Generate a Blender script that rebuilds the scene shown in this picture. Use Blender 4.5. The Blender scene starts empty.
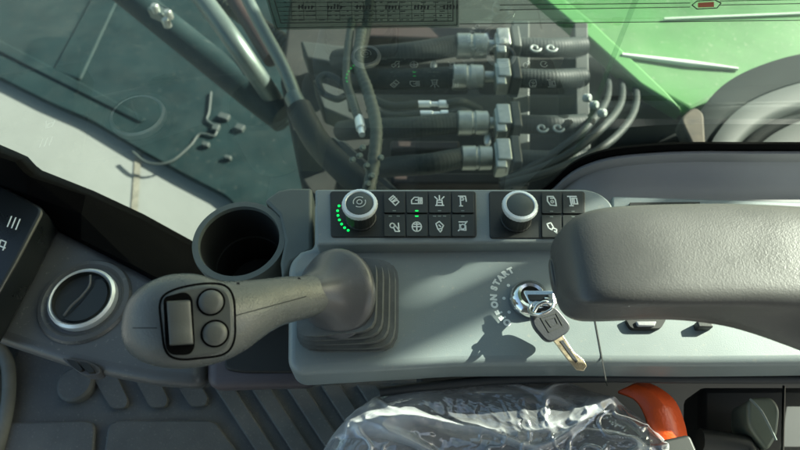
import bpy, bmesh, math, random
from mathutils import Vector, Matrix, noise
random.seed(7)
sc = bpy.context.scene
C = sc.collection
R = math.radians

# ------------------------------------------------------------------ camera, light, exposure
H = 0.42                      # height of the lens above the console top (z = 0)
TILT = R(32)                  # off straight down
FPX = 606.0                   # focal length in pixels of the 800 px wide photo
cam_d = bpy.data.cameras.new("camera")
cam = bpy.data.objects.new("camera", cam_d)
C.objects.link(cam)
cam.location = (0, 0, H)
cam.rotation_euler = (TILT, 0, 0)
cam_d.sensor_width = 36.0
cam_d.lens = 36.0 * FPX / 800.0
cam_d.clip_start = 0.01
cam_d.clip_end = 500
sc.camera = cam
cam_d.dof.use_dof = True
cam_d.dof.focus_distance = 0.46
cam_d.dof.aperture_fstop = 10.0

SUN_EL = R(29)
SUN_AZ = math.atan2(0.43, 0.90)          # direction towards the sun, from +x
world = bpy.data.worlds.new("World")
sc.world = world
world.use_nodes = True
wn = world.node_tree
for n in list(wn.nodes):
    wn.nodes.remove(n)
wo = wn.nodes.new('ShaderNodeOutputWorld')
wb = wn.nodes.new('ShaderNodeBackground')
sky = wn.nodes.new('ShaderNodeTexSky')
sky.sky_type = 'NISHITA'
sky.sun_disc = False
sky.sun_elevation = SUN_EL
sky.sun_rotation = math.pi / 2 - SUN_AZ
sky.air_density = 1.0
sky.dust_density = 3.0
wb.inputs[1].default_value = 0.07
wt = wn.nodes.new('ShaderNodeMix'); wt.data_type = 'RGBA'; wt.blend_type = 'MULTIPLY'
wt.inputs[0].default_value = 1.0
wt.inputs[7].default_value = (.98, 1.045, .94, 1)      # the camera's white balance for the shade
wn.links.new(sky.outputs[0], wt.inputs[6]); wn.links.new(wt.outputs[2], wb.inputs[0])
wn.links.new(wb.outputs[0], wo.inputs[0])

sun_d = bpy.data.lights.new("sun", 'SUN')
sun_d.energy = 5.0
sun_d.angle = R(0.45)
sun_d.color = (1.0, 0.95, 0.86)
sun = bpy.data.objects.new("sun", sun_d)
C.objects.link(sun)
sdir = Vector((math.cos(SUN_EL) * math.cos(SUN_AZ), math.cos(SUN_EL) * math.sin(SUN_AZ), math.sin(SUN_EL)))
sun.rotation_euler = sdir.to_track_quat('Z', 'Y').to_euler()
sun.location = sdir * 6

sc.view_settings.view_transform = 'Standard'
sc.view_settings.look = 'None'
sc.view_settings.exposure = 2.2
sc.view_settings.gamma = 1.0
sc.cycles.max_bounces = 10
sc.cycles.transparent_max_bounces = 24
sc.cycles.caustics_reflective = False
sc.cycles.use_denoising = True

# ------------------------------------------------------------------ helpers
ct, st = math.cos(TILT), math.sin(TILT)
def ray(px, py):
    dx, dy = (px - 400) / FPX, (225 - py) / FPX
    return Vector((dx, dy * ct + st, dy * st - ct))
O = Vector((0, 0, H))
def P(px, py, z=0.0):
    d = ray(px, py)
    return O + d * ((z - H) / d.z)
def PY(px, py, y):
    d = ray(px, py)
    return O + d * (y / d.y)
def PP(px, py, p0, n):
    d = ray(px, py)
    return O + d * ((p0 - O).dot(n) / d.dot(n))
def mpp(p):                    # metres per photo pixel at p
    fwd = Vector((0, st, -ct))
    return (p - O).dot(fwd) / FPX

class MB:
    def __init__(s):
        s.v, s.f, s.m = [], [], []
    def add(s, vs, fs, mi=0):
        b = len(s.v)
        s.v += [tuple(v) for v in vs]
        s.f += [tuple(b + i for i in f) for f in fs]
        s.m += [mi] * len(fs)
    def prism(s, pts, dv, mi=0, cap_both=True):
        """pts = ring of Vectors (top), extruded by dv"""
        n = len(pts)
        a = [Vector(p) for p in pts]
        b = [p + Vector(dv) for p in a]
        fs = [tuple(range(n)), tuple(reversed(range(n, 2 * n)))]
        fs += [(i, i + n, (i + 1) % n + n, (i + 1) % n) for i in range(n)]
        s.add(a + b, fs, mi)
    def rings(s, rs, mi=0, closed=True, cap0=True, cap1=True):
        n = len(rs[0])
        vs = [p for r in rs for p in r]
        fs = []
        for k in range(len(rs) - 1):
            for i in range(n if closed else n - 1):
                j = (i + 1) % n
                fs.append((k * n + i, k * n + j, (k + 1) * n + j, (k + 1) * n + i))
        if closed and cap0: fs.append(tuple(reversed(range(n))))
        if closed and cap1: fs.append(tuple((len(rs) - 1) * n + i for i in range(n)))
        s.add(vs, fs, mi)
    def lathe(s, c, ax, prof, seg=40, mi=0, cap0=True, cap1=True, wob=None):
        ax = Vector(ax).normalized()
        u = ax.orthogonal().normalized()
        w = ax.cross(u)
        rs = []
        for t, r in prof:
            rs.append([Vector(c) + ax * t + (u * math.cos(2 * math.pi * i / seg) + w * math.sin(2 * math.pi * i / seg)) *
                       (r * (wob(i) if wob else 1)) for i in range(seg)])
        s.rings(rs, mi, True, cap0, cap1)
    def tube(s, pts, rad, seg=14, mi=0, smooth=0, ridge=0, ridge_len=0.006):
        pts = [Vector(p) for p in pts]
        if smooth: pts = spline(pts, smooth)
        if ridge:                           # resample evenly for corrugation
            L = [0]
            for a, b in zip(pts, pts[1:]): L.append(L[-1] + (b - a).length)
            n = max(4, int(L[-1] / (ridge_len / 4)))
            q, k = [], 0
            for i in range(n + 1):
                t = L[-1] * i / n
                while k < len(L) - 2 and L[k + 1] < t: k += 1
                q.append(pts[k].lerp(pts[k + 1], (t - L[k]) / max(1e-9, L[k + 1] - L[k])))
            pts = q
        n = len(pts)
        rr = rad if isinstance(rad, (list, tuple)) else [rad] * n
        if len(rr) != n:
            rr = [rr[min(len(rr) - 1, int(i * len(rr) / n))] for i in range(n)]
        T = [(pts[min(i + 1, n - 1)] - pts[max(i - 1, 0)]).normalized() for i in range(n)]
        u = T[0].orthogonal().normalized()
        rs = []
        for i in range(n):
            u = (u - T[i] * u.dot(T[i])).normalized()
            w = T[i].cross(u)
            r = rr[i] * (1 + (ridge if (ridge and i % 4 in (1, 2)) else 0))
            rs.append([pts[i] + (u * math.cos(2 * math.pi * k / seg) + w * math.sin(2 * math.pi * k / seg)) * r for k in range(seg)])
        s.rings(rs, mi)
    def box(s, c, sx, sy, sz, rz=0, mi=0):
        m = Matrix.Rotation(rz, 3, 'Z')
        c = Vector(c)
        vs = [c + m @ Vector((x * sx / 2, y * sy / 2, z * sz / 2)) for z in (-1, 1) for x, y in ((-1, -1), (1, -1), (1, 1), (-1, 1))]
        s.add(vs, [(3, 2, 1, 0), (4, 5, 6, 7), (0, 1, 5, 4), (1, 2, 6, 5), (2, 3, 7, 6), (3, 0, 4, 7)], mi)
    def stroke(s, pts, w, n, mi=0, closed=False, th=0.0002):
        """flat polyline of width w on a plane of normal n (solid, thickness th)"""
        n = Vector(n).normalized()
        pts = [Vector(p) for p in pts]
        if closed: pts = pts + [pts[0]]
        for a, b in zip(pts, pts[1:]):
            d = b - a
            if d.length < 1e-7: continue
            t = d.normalized(); q = t.cross(n) * (w / 2); e = t * (w * 0.35)
            ring = [a - e - q, b + e - q, b + e + q, a - e + q]
            s.prism([p + n * th for p in ring], -n * th * 1.5, mi)
    def build(s, name, mats, parent=None, bevel=0, seg=3, smooth=True, sharp=38, sub=0):
        me = bpy.data.meshes.new(name)
        me.from_pydata(s.v, [], s.f)
        if not isinstance(mats, (list, tuple)): mats = [mats]
        for m in mats: me.materials.append(m)
        bm = bmesh.new(); bm.from_mesh(me)
        for f, mi in zip(bm.faces, s.m): f.material_index = mi
        bmesh.ops.recalc_face_normals(bm, faces=bm.faces)
        bm.to_mesh(me); bm.free()
        if smooth:
            for p in me.polygons: p.use_smooth = True
            me.set_sharp_from_angle(angle=R(sharp))
        o = bpy.data.objects.new(name, me)
        C.objects.link(o)
        if bevel:
            b = o.modifiers.new('bevel', 'BEVEL')
            b.width = bevel; b.segments = seg; b.limit_method = 'ANGLE'; b.angle_limit = R(35)
        if sub:
            b = o.modifiers.new('sub', 'SUBSURF'); b.levels = sub; b.render_levels = sub
        if parent is not None:
            o.parent = parent
            if parent.type == 'EMPTY':
                o.matrix_parent_inverse = Matrix.Translation(parent.location).inverted()
        return o

def spline(pts, k=6):
    out = []
    n = len(pts)
    for i in range(n - 1):
        p0, p1, p2, p3 = pts[max(i - 1, 0)], pts[i], pts[i + 1], pts[min(i + 2, n - 1)]
        for j in range(k):
            t = j / k
            out.append(0.5 * ((2 * p1) + (p2 - p0) * t + (2 * p0 - 5 * p1 + 4 * p2 - p3) * t * t + (3 * p1 - p0 - 3 * p2 + p3) * t ** 3))
    out.append(pts[-1].copy())
    return out
def roundpoly(pts, r, k=5):
    """round the corners of a 3D polygon; r may be a list"""
    pts = [Vector(p) for p in pts]; n = len(pts); out = []
    for i in range(n):
        p, a, b = pts[i], pts[i - 1], pts[(i + 1) % n]
        rr = r[i] if isinstance(r, (list, tuple)) else r
        if rr <= 0: out.append(p); continue
        da, db = (a - p), (b - p)
        ra, rb = min(rr, da.length * .48), min(rr, db.length * .48)
        s0, s1 = p + da.normalized() * ra, p + db.normalized() * rb
        for j in range(k + 1):
            t = j / k
            out.append(s0 * (1 - t) ** 2 + p * 2 * t * (1 - t) + s1 * t * t)
    return out
def thing(name, loc, label, cat, group=None, kind=None):
    o = bpy.data.objects.new(name, None)
    o.empty_display_size = 0.02
    C.objects.link(o); o.location = loc
    return tag(o, label, cat, group, kind)
def tag(o, label=None, cat=None, group=None, kind=None):
    if label: o['label'] = label
    if cat: o['category'] = cat
    if group: o['group'] = group
    if kind: o['kind'] = kind
    return o

# ------------------------------------------------------------------ materials
def mat(name, col, rough=0.5, metal=0.0, bump=0.0, bscale=400, var=0.0, vscale=20, spec=0.5, coat=0.0, emit=0, rvar=0.0, bdist=0.001, dust=0.0, dscale=260):
    m = bpy.data.materials.new(name); m.use_nodes = True
    nt = m.node_tree; b = nt.nodes['Principled BSDF']
    b.inputs['Base Color'].default_value = (*col, 1)
    b.inputs['Roughness'].default_value = rough
    b.inputs['Metallic'].default_value = metal
    b.inputs['Specular IOR Level'].default_value = spec
    b.inputs['Coat Weight'].default_value = coat
    b.inputs['Coat Roughness'].default_value = 0.15
    tc = nt.nodes.new('ShaderNodeTexCoord')
    if var or rvar:
        n = nt.nodes.new('ShaderNodeTexNoise'); n.inputs['Scale'].default_value = vscale
        n.inputs['Detail'].default_value = 8; n.inputs['Roughness'].default_value = .65
        nt.links.new(tc.outputs['Object'], n.inputs['Vector'])
        if var:
            r = nt.nodes.new('ShaderNodeValToRGB')
            r.color_ramp.elements[0].position = .3; r.color_ramp.elements[1].position = .7
            r.color_ramp.elements[0].color = (*[c * (1 - var) for c in col], 1)
            r.color_ramp.elements[1].color = (*[min(1, c * (1 + var)) for c in col], 1)
            nt.links.new(n.outputs['Fac'], r.inputs[0]); nt.links.new(r.outputs[0], b.inputs['Base Color'])
        if rvar:
            mr = nt.nodes.new('ShaderNodeMapRange')
            mr.inputs['From Min'].default_value = .3; mr.inputs['From Max'].default_value = .7
            mr.inputs['To Min'].default_value = max(.02, rough - rvar); mr.inputs['To Max'].default_value = min(1, rough + rvar)
            nt.links.new(n.outputs['Fac'], mr.inputs[0]); nt.links.new(mr.outputs[0], b.inputs['Roughness'])
    if bump:
        n2 = nt.nodes.new('ShaderNodeTexNoise'); n2.inputs['Scale'].default_value = bscale
        n2.inputs['Detail'].default_value = 3
        bp = nt.nodes.new('ShaderNodeBump'); bp.inputs['Strength'].default_value = bump
        bp.inputs['Distance'].default_value = bdist
        nt.links.new(tc.outputs['Object'], n2.inputs['Vector'])
        nt.links.new(n2.outputs['Fac'], bp.inputs['Height']); nt.links.new(bp.outputs[0], b.inputs['Normal'])
    if dust:
        dn = nt.nodes.new('ShaderNodeTexNoise'); dn.inputs['Scale'].default_value = dscale; dn.inputs['Detail'].default_value = 2
        dm = nt.nodes.new('ShaderNodeTexNoise'); dm.inputs['Scale'].default_value = 11; dm.inputs['Detail'].default_value = 6
        for q_ in (dn, dm): nt.links.new(tc.outputs['Object'], q_.inputs['Vector'])
        ra = nt.nodes.new('ShaderNodeMapRange'); ra.inputs['From Min'].default_value = .64; ra.inputs['From Max'].default_value = .72
        rb = nt.nodes.new('ShaderNodeMapRange'); rb.inputs['From Min'].default_value = .42; rb.inputs['From Max'].default_value = .70
        rb.inputs['To Max'].default_value = .35
        nt.links.new(dn.outputs['Fac'], ra.inputs[0]); nt.links.new(dm.outputs['Fac'], rb.inputs[0])
        sm_ = nt.nodes.new('ShaderNodeMath'); sm_.operation = 'ADD'; sm_.use_clamp = True
        nt.links.new(ra.outputs[0], sm_.inputs[0]); nt.links.new(rb.outputs[0], sm_.inputs[1])
        ml = nt.nodes.new('ShaderNodeMath'); ml.operation = 'MULTIPLY'; ml.inputs[1].default_value = dust
        nt.links.new(sm_.outputs[0], ml.inputs[0])
        mx = nt.nodes.new('ShaderNodeMix'); mx.data_type = 'RGBA'
        mx.inputs[7].default_value = (.36, .34, .29, 1)
        src = b.inputs['Base Color'].links[0].from_socket if b.inputs['Base Color'].links else None
        if src: nt.links.new(src, mx.inputs[6])
        else: mx.inputs[6].default_value = (*col, 1)
        nt.links.new(ml.outputs[0], mx.inputs[0]); nt.links.new(mx.outputs[2], b.inputs['Base Color'])
    if emit:
        b.inputs['Emission Color'].default_value = (*col, 1); b.inputs['Emission Strength'].default_value = emit
    return m

M = {}
M['console'] = mat('console_plastic', (.225, .262, .264), .36, bump=.25, bscale=1100, var=.05, vscale=9, rvar=.08, bdist=.0004, dust=.35)
M['console_dark'] = mat('console_under', (.018, .021, .024), .6)
M['trim'] = mat('trim_plastic', (.085, .088, .09), .4, coat=.12, bump=.3, bscale=900, var=.12, vscale=14, bdist=.0004, dust=.22)
M['trim2'] = mat('trim_plastic_mauve', (.085, .07, .078), .5, bump=.2, bscale=900, var=.1, vscale=14, bdist=.0004)
M['cup'] = mat('cup_plastic', (.11, .13, .12), .5, bump=.2, bscale=900, var=.08, vscale=20, bdist=.0004)
M['sill'] = mat('window_trim', (.33, .325, .33), .5, bump=.2, bscale=700, var=.08, vscale=8, bdist=.0004)
M['black'] = mat('black_rubber', (.004, .004, .004), .9, bump=.2, bscale=500, spec=.05)
M['blackgloss'] = mat('black_panel', (.010, .012, .013), .3, rvar=.08)
M['pad'] = mat('keypad_black', (.018, .021, .020), .5, bump=.2, bscale=1200, bdist=.0003)
M['button'] = mat('button_black', (.024, .028, .026), .48, bump=.2, bscale=1500, bdist=.0003)
M['icon'] = mat('white_print', (.86, .90, .86), .5)
M['icondim'] = mat('dim_lens', (.20, .24, .22), .5)
M['led'] = mat('green_led', (.0, .55, .06), .4, emit=.7)
M['chrome'] = mat('chrome', (.80, .80, .78), .12, 1.0, rvar=.06, vscale=120)
M['vane'] = mat('vent_black', (.022, .027, .028), .55)
M['satin'] = mat('satin_metal_ring', (.86, .89, .87), .38, 0.45, bump=.3, bscale=1500, bdist=.0003)
M['satin2'] = mat('satin_vent_ring', (.48, .53, .52), .38, 0.6)
M['cap'] = mat('knob_cap', (.075, .09, .083), .38)
M['grip'] = mat('grip_rubber', (.096, .102, .096), .27, dust=.05, bump=.6, bscale=900, var=.05, vscale=25, rvar=.1, bdist=.0004)
M['gripplate'] = mat('grip_plate', (.09, .097, .09), .42, bump=.2, bscale=900, bdist=.0003)
M['gripbtn'] = mat('grip_button', (.10, .105, .095), .4, bump=.3, bscale=900, bdist=.0003)
M['bell'] = mat('bell_plastic', (.088, .088, .092), .3, dust=.05, bump=.2, bscale=900, var=.08, vscale=30, bdist=.0003)
M['boot'] = mat('boot_rubber', (.15, .155, .148), .3, var=.2, vscale=60, bump=.2, bscale=400)
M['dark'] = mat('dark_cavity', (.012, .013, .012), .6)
M['keyhead'] = mat('key_plastic', (.035, .038, .045), .4, bump=.3, bscale=900, bdist=.0003)
M['brass'] = mat('key_blade', (.72, .60, .42), .3, 0.9, rvar=.1, vscale=200)
M['mat'] = mat('floor_mat_rubber', (.105, .112, .108), .6, bump=.5, bscale=500, var=.25, vscale=12, rvar=.1, dust=.35, dscale=420)
M['carpet'] = mat('floor_edge', (.16, .17, .15), .7, var=.2, vscale=20)
M['seat'] = mat('seat_vinyl', (.04, .043, .046), .55, bump=.3, bscale=300)
M['orange'] = mat('orange_strap', (.85, .11, .02), .4, bump=.4, bscale=500)
M['olive'] = mat('olive_plastic', (.13, .15, .11), .4, var=.1)
M['concrete'] = mat('concrete', (.178, .188, .178), .9, bump=.15, bscale=14, var=.14, vscale=1.3, bdist=.006)
M['steel_blue'] = mat('blue_black_steel', (.009, .021, .023), .6, dust=.05, dscale=50, var=.3, vscale=5, rvar=.1, spec=.12)
M['steel_dark'] = mat('dark_steel', (.018, .024, .022), .5, var=.4, vscale=8, rvar=.15, bump=.3, bscale=80)
M['deck'] = mat('dirty_deck', (.008, .010, .009), .85, dust=.06, dscale=60, var=.5, vscale=9, bump=.4, bscale=60)
M['hose'] = mat('hose_rubber', (.014, .020, .020), .6, spec=.3, var=.3, vscale=20, rvar=.1)
M['hosegreen'] = mat('hose_worn', (.045, .058, .048), .6, var=.25, vscale=30, rvar=.1)
M['zinc'] = mat('zinc_fitting', (.36, .38, .35), .4, .75, var=.2, vscale=60, rvar=.12)
M['rod'] = mat('polished_pipe', (.11, .14, .13), .42, .5, var=.12, vscale=8, rvar=.06)
M['white'] = mat('white_tie', (.30, .33, .31), .45)
M['reflstreak'] = mat('pale_reflection', (.62, .66, .58), .4)  # pale colour standing in for reflected light
M['redbrown'] = mat('red_brown_paint', (.022, .011, .009), .55, var=.4, vscale=18)
M['cable'] = mat('cable_grey', (.035, .045, .044), .6)
M['plate'] = mat('dull_grey_plate', (.020, .026, .024), .7, var=.3, vscale=12)
M['green'] = mat('green_paint', (.040, .150, .034), .55, var=.35, vscale=3, coat=.0, spec=.3, rvar=.15, dust=.22, dscale=110)  # slow tone variation stands in for soft dark reflections; dust is dirt
M['greendark'] = mat('green_paint_edge', (.065, .20, .055), .45, spec=.35)
M['grille'] = mat('grey_moulding', (.005, .007, .007), .8, var=.4, vscale=10, spec=.1)

# armrest: pebbled leather-like skin
m = mat('armrest_skin', (.068, .066, .062), .3, rvar=.08, vscale=60)
nt = m.node_tree; b = nt.nodes['Principled BSDF']
tc = nt.nodes.new('ShaderNodeTexCoord')
vo = nt.nodes.new('ShaderNodeTexVoronoi'); vo.inputs['Scale'].default_value = 1100
ns = nt.nodes.new('ShaderNodeTexNoise'); ns.inputs['Scale'].default_value = 420; ns.inputs['Detail'].default_value = 5
ad = nt.nodes.new('ShaderNodeMath'); ad.operation = 'ADD'
bp = nt.nodes.new('ShaderNodeBump'); bp.inputs['Strength'].default_value = .22; bp.inputs['Distance'].default_value = .0003
for q in (vo, ns): nt.links.new(tc.outputs['Object'], q.inputs['Vector'])
nt.links.new(vo.outputs['Distance'], ad.inputs[0]); nt.links.new(ns.outputs['Fac'], ad.inputs[1])
nt.links.new(ad.outputs[0], bp.inputs['Height']); nt.links.new(bp.outputs[0], b.inputs['Normal'])
wn_ = nt.nodes.new('ShaderNodeTexNoise'); wn_.inputs['Scale'].default_value = 22; wn_.inputs['Detail'].default_value = 6
wr_ = nt.nodes.new('ShaderNodeMapRange'); wr_.inputs['From Min'].default_value = .35; wr_.inputs['From Max'].default_value = .68
wr_.inputs['To Min'].default_value = .34; wr_.inputs['To Max'].default_value = .52
nt.links.new(tc.outputs['Object'], wn_.inputs['Vector']); nt.links.new(wn_.outputs['Fac'], wr_.inputs[0]); nt.links.new(wr_.outputs[0], b.inputs['Roughness'])
M['armrest'] = m

def schlick(nt, f0, power=5.0, normal=None):
    lw = nt.nodes.new('ShaderNodeLayerWeight'); lw.inputs[0].default_value = .5
    if normal is not None: nt.links.new(normal, lw.inputs[1])
    pw = nt.nodes.new('ShaderNodeMath'); pw.operation = 'POWER'; pw.inputs[1].default_value = power
    ma = nt.nodes.new('ShaderNodeMath'); ma.operation = 'MULTIPLY_ADD'; ma.inputs[1].default_value = 1 - f0; ma.inputs[2].default_value = f0
    nt.links.new(lw.outputs['Facing'], pw.inputs[0]); nt.links.new(pw.outputs[0], ma.inputs[0])
    return ma.outputs[0]
def thin_glass(name, tint, ior=1.7, dust=0.03, dustcol=(.5, .62, .56), rough=0.0, gl=1.0):
    m = bpy.data.materials.new(name); m.use_nodes = True; nt = m.node_tree
    for n in list(nt.nodes): nt.nodes.remove(n)
    out = nt.nodes.new('ShaderNodeOutputMaterial')
    tr = nt.nodes.new('ShaderNodeBsdfTransparent'); tr.inputs[0].default_value = (*tint, 1)
    g = nt.nodes.new('ShaderNodeBsdfGlossy'); g.inputs['Roughness'].default_value = rough; g.inputs[0].default_value = (gl, gl, gl, 1)
    fr = schlick(nt, ((ior - 1) / (ior + 1)) ** 2)
    mx = nt.nodes.new('ShaderNodeMixShader')
    df = nt.nodes.new('ShaderNodeBsdfDiffuse'); df.inputs[0].default_value = (*dustcol, 1)
    mx2 = nt.nodes.new('ShaderNodeMixShader')
    tc = nt.nodes.new('ShaderNodeTexCoord'); n = nt.nodes.new('ShaderNodeTexNoise')
    mp = nt.nodes.new('ShaderNodeMapping'); mp.inputs['Scale'].default_value = (2.6, 1, .7); mp.inputs['Rotation'].default_value = (0, .5, 0)  # stretched so the dust layer also carries haze and streaky reflections
    n.inputs['Scale'].default_value = 7; n.inputs['Detail'].default_value = 8; n.inputs['Roughness'].default_value = .7
    mr = nt.nodes.new('ShaderNodeMapRange'); mr.inputs['From Min'].default_value = .3; mr.inputs['From Max'].default_value = .75
    mr.inputs['To Min'].default_value = dust * .4; mr.inputs['To Max'].default_value = dust * 1.8
    nt.links.new(tc.outputs['Object'], mp.inputs[0]); nt.links.new(mp.outputs[0], n.inputs['Vector']); nt.links.new(n.outputs['Fac'], mr.inputs[0])
    nt.links.new(fr, mx.inputs[0]); nt.links.new(tr.outputs[0], mx.inputs[1]); nt.links.new(g.outputs[0], mx.inputs[2])
    nt.links.new(mr.outputs[0], mx2.inputs[0]); nt.links.new(mx.outputs[0], mx2.inputs[1]); nt.links.new(df.outputs[0], mx2.inputs[2])
    nt.links.new(mx2.outputs[0], out.inputs[0])
    return m
M['glass'] = thin_glass('tinted_window_glass', (.76, .86, .78), 2.1, .072)
M['film'] = thin_glass('decal_film', (.38, .46, .42), 1.5, .10, (.14, .19, .17), .2)
M['wrap'] = None

YW = 0.34        # the window's plane

# ================================================================== OUTSIDE
g = MB(); g.add([(-60, -60, -1.5), (60, -60, -1.5), (60, 60, -1.5), (-60, 60, -1.5)], [(0, 1, 2, 3)])
tag(g.build('ground', M['concrete'], smooth=False), kind='structure')
# paving joint / tyre stain in the concrete
g = MB()
a, b_ = P(140, 150, -1.498), P(132, 230, -1.498)
g.add([P(136, 140, -1.496), P(142, 140, -1.496), P(136, 240, -1.496), P(129, 240, -1.496)], [(0, 1, 2, 3)])
tag(g.build('paving_joint', mat('joint', (.17, .16, .13), .9, var=.4, vscale=30), smooth=False), kind='structure')

# dark blue-green side body of the machine on the left
t = thing('machine_side_panel', P(120, 60, -1.465), 'big dark blue-green steel panel outside the window, above the pale concrete', 'machine panel')
out = [P(-260, -130, -1.465), P(-60, 52, -1.465), P(0, 77, -1.465), P(50, 102, -1.465), P(90, 119, -1.465), P(140, 149, -1.465), P(185, 174, -1.465), P(228, 196, -1.465), P(262, 240, -1.465), P(330, 250, -1.465), P(420, 60, -1.465), P(330, -150, -1.465)]
m_ = MB(); m_.prism(roundpoly(out, .04), (0, 0, -.03)); m_.build('plate', M['steel_blue'], t, bevel=.015)
m_ = MB(); m_.prism([P(-220, -130, -1.456), P(0, 52, -1.456), P(60, 82, -1.456), P(140, 122, -1.456), P(146, 118, -1.456), P(70, 76, -1.456), P(0, 40, -1.456), P(-190, -130, -1.456)], (0, 0, -.02))
m_.build('raised_edge', M['steel_blue'], t, bevel=.006)
m_ = MB(); m_.prism(roundpoly([P(95, -10, -1.456), P(122, -10, -1.456), P(80, 80, -1.456), P(52, 70, -1.456)], .02), (0, 0, -.04)); m_.build('step_rib', M['steel_blue'], t, bevel=.01)
# cable with clips fixed to that panel
t = thing('clipped_cable', P(215, 110, -1.457), 'thin pale bent cable with small metal clips on the blue-green panel', 'cable')
m_ = MB(); m_.tube([P(211, 92, -1.457), P(209, 112, -1.457), P(207, 120, -1.457), P(216, 128, -1.457), P(214, 136, -1.457), P(200, 134, -1.457), P(190, 146, -1.457), P(170, 162, -1.457), P(148, 163, -1.457), P(133, 152, -1.457)], .005, smooth=5)
m_.build('wire', M['cable'], t)
for (x, y, w, h, rz) in ((224, 117, .034, .02, .4), (216, 128, .02, .022, .2), (240, 128, .026, .02, .4), (206, 145, .02, .014, .3), (228, 158, .02, .012, .3)):
    m_ = MB(); m_.box(P(x, y, -1.4575), w*1.4, h*1.4, .02, -rz); m_.build('clip', M['cable'], t, bevel=.003)

# thick diagonal dark pipes
def pipe(name, pts, rpx, label, mt, cat, cap=True, grp=None, ridge=0):
    ps = [P(*p) for p in pts]
    r = rpx * mpp(ps[len(ps) // 2])
    m_ = MB(); m_.tube(ps, r, 20, smooth=6, ridge=ridge, ridge_len=.014)
    o = m_.build(name, mt)
    tag(o, label, cat, grp); return o
G1 = 'pipes outside the left of the window'
pipe('steel_pipe', [(60, -60, -.62), (130, -4, -.66), (200, 52, -.70), (250, 92, -.72), (284, 118, -.73)], 15, 'thick dark blue-green round pipe running diagonally, ending in a rounded tip', M['steel_blue'], 'pipe', grp=G1)
pipe('steel_pipe', [(165, -50, -.52), (205, 2, -.55), (240, 50, -.58), (286, 118, -.76)], 10, 'grey-green pipe directly above the thick blue-green one', M['rod'], 'pipe', grp=G1)
m_ = MB()
t = thing('hydraulic_cylinder', P(270, 60, -.5), 'polished rod running down into a fat dark green hose end left of the hoses', 'cylinder')
m_.tube([P(228, -40, -.45), P(258, 20, -.47), (P(285, 70, -.5)), P(301, 112, -.52)], 6.5 * mpp(P(285, 70, -.5)), 20, smooth=4); m_.build('rod', M['rod'], t)
m_ = MB(); m_.tube([P(299, 108, -.51), P(316, 140, -.52), P(342, 168, -.52), P(380, 200, -.52), P(420, 230, -.52)], 13 * mpp(P(300, 110, -.5)), 20, smooth=5); m_.build('sleeve', M['hose'], t)
m_ = MB(); m_.tube([P(293, 96, -.51), P(302, 114, -.51)], 9.5 * mpp(P(300, 110, -.5)), 20); m_.build('collar', M['rod'], t, bevel=.003)
pipe('brown_bracket', [(222, -20, -.66), (246, 18, -.66), (272, 60, -.66)], 8, 'dark red-brown painted rod behind the polished rod', M['redbrown'], 'rod')
# bolt group near the top of the thick pipe
t = thing('hose_clamp', P(165, 18, -.6), 'small shiny clamp with a bolt on top of the thick diagonal pipe', 'clamp')
m_ = MB(); m_.box(P(160, 13, -.58), .05, .03, .03, -.5); m_.build('band', M['rod'], t, bevel=.005)
for x, y in ((157, 12), (170, 18), (168, 26)):
    m_ = MB(); m_.lathe(P(x, y, -.57), (0, 0, 1), [(0, .010), (.018, .010), (.022, .007)], 12); m_.build('bolt', M['zinc'], t)
# far grey ribbed hoses behind
pipe('drain_hose', [(180, -30, -.7), (250, 20, -.75), (300, 60, -.78), (320, 120, -.8)], 9, 'dull corrugated hose behind the polished rod', M['hosegreen'], 'hose', ridge=.12)
# dark deck under the hoses
m_ = MB(); m_.prism([P(296, -60, -.62), P(700, -60, -.62), P(720, 260, -.62), P(350, 260, -.62), P(300, 180, -.62), P(280, 80, -.62)], (0, 0, -.08))
tag(m_.build('machine_deck', M['deck'], bevel=.01), 'dirty brown-black deck plate under the row of hydraulic hoses', 'deck plate')
for i, (p, q, r_, s_, mt, lab) in enumerate((
    ((300, 40), (350, 46), (356, 66), (306, 58), 'plate', 'upper grey slanted bracket bar behind the looped hose'),
    ((312, 78), (352, 92), (366, 126), (322, 108), 'plate', 'grey bracket plate behind the looped hose'),
    ((355, 22), (500, 28), (500, 40), (355, 36), 'redbrown', 'dark red painted bar behind the topmost hydraulic hose'),
    ((330, 135), (345, 140), (400, 190), (370, 190), 'steel_dark', 'dark slanted bar beneath the worn hose end'),
    ((390, 140), (460, 140), (460, 150), (390, 150), 'redbrown', 'red-brown bar between the two lowest hydraulic hoses'),
    ((390, 172), (500, 172), (505, 184), (392, 184), 'redbrown', 'red-brown bar under the lowest hydraulic hose'))):
    m_ = MB(); m_.prism([P(*k, -.52) for k in (p, q, r_, s_)], (0, 0, -.05)); tag(m_.build('frame_bar', M[mt], bevel=.006), lab, 'frame bar', 'frame bars behind the hoses')
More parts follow.
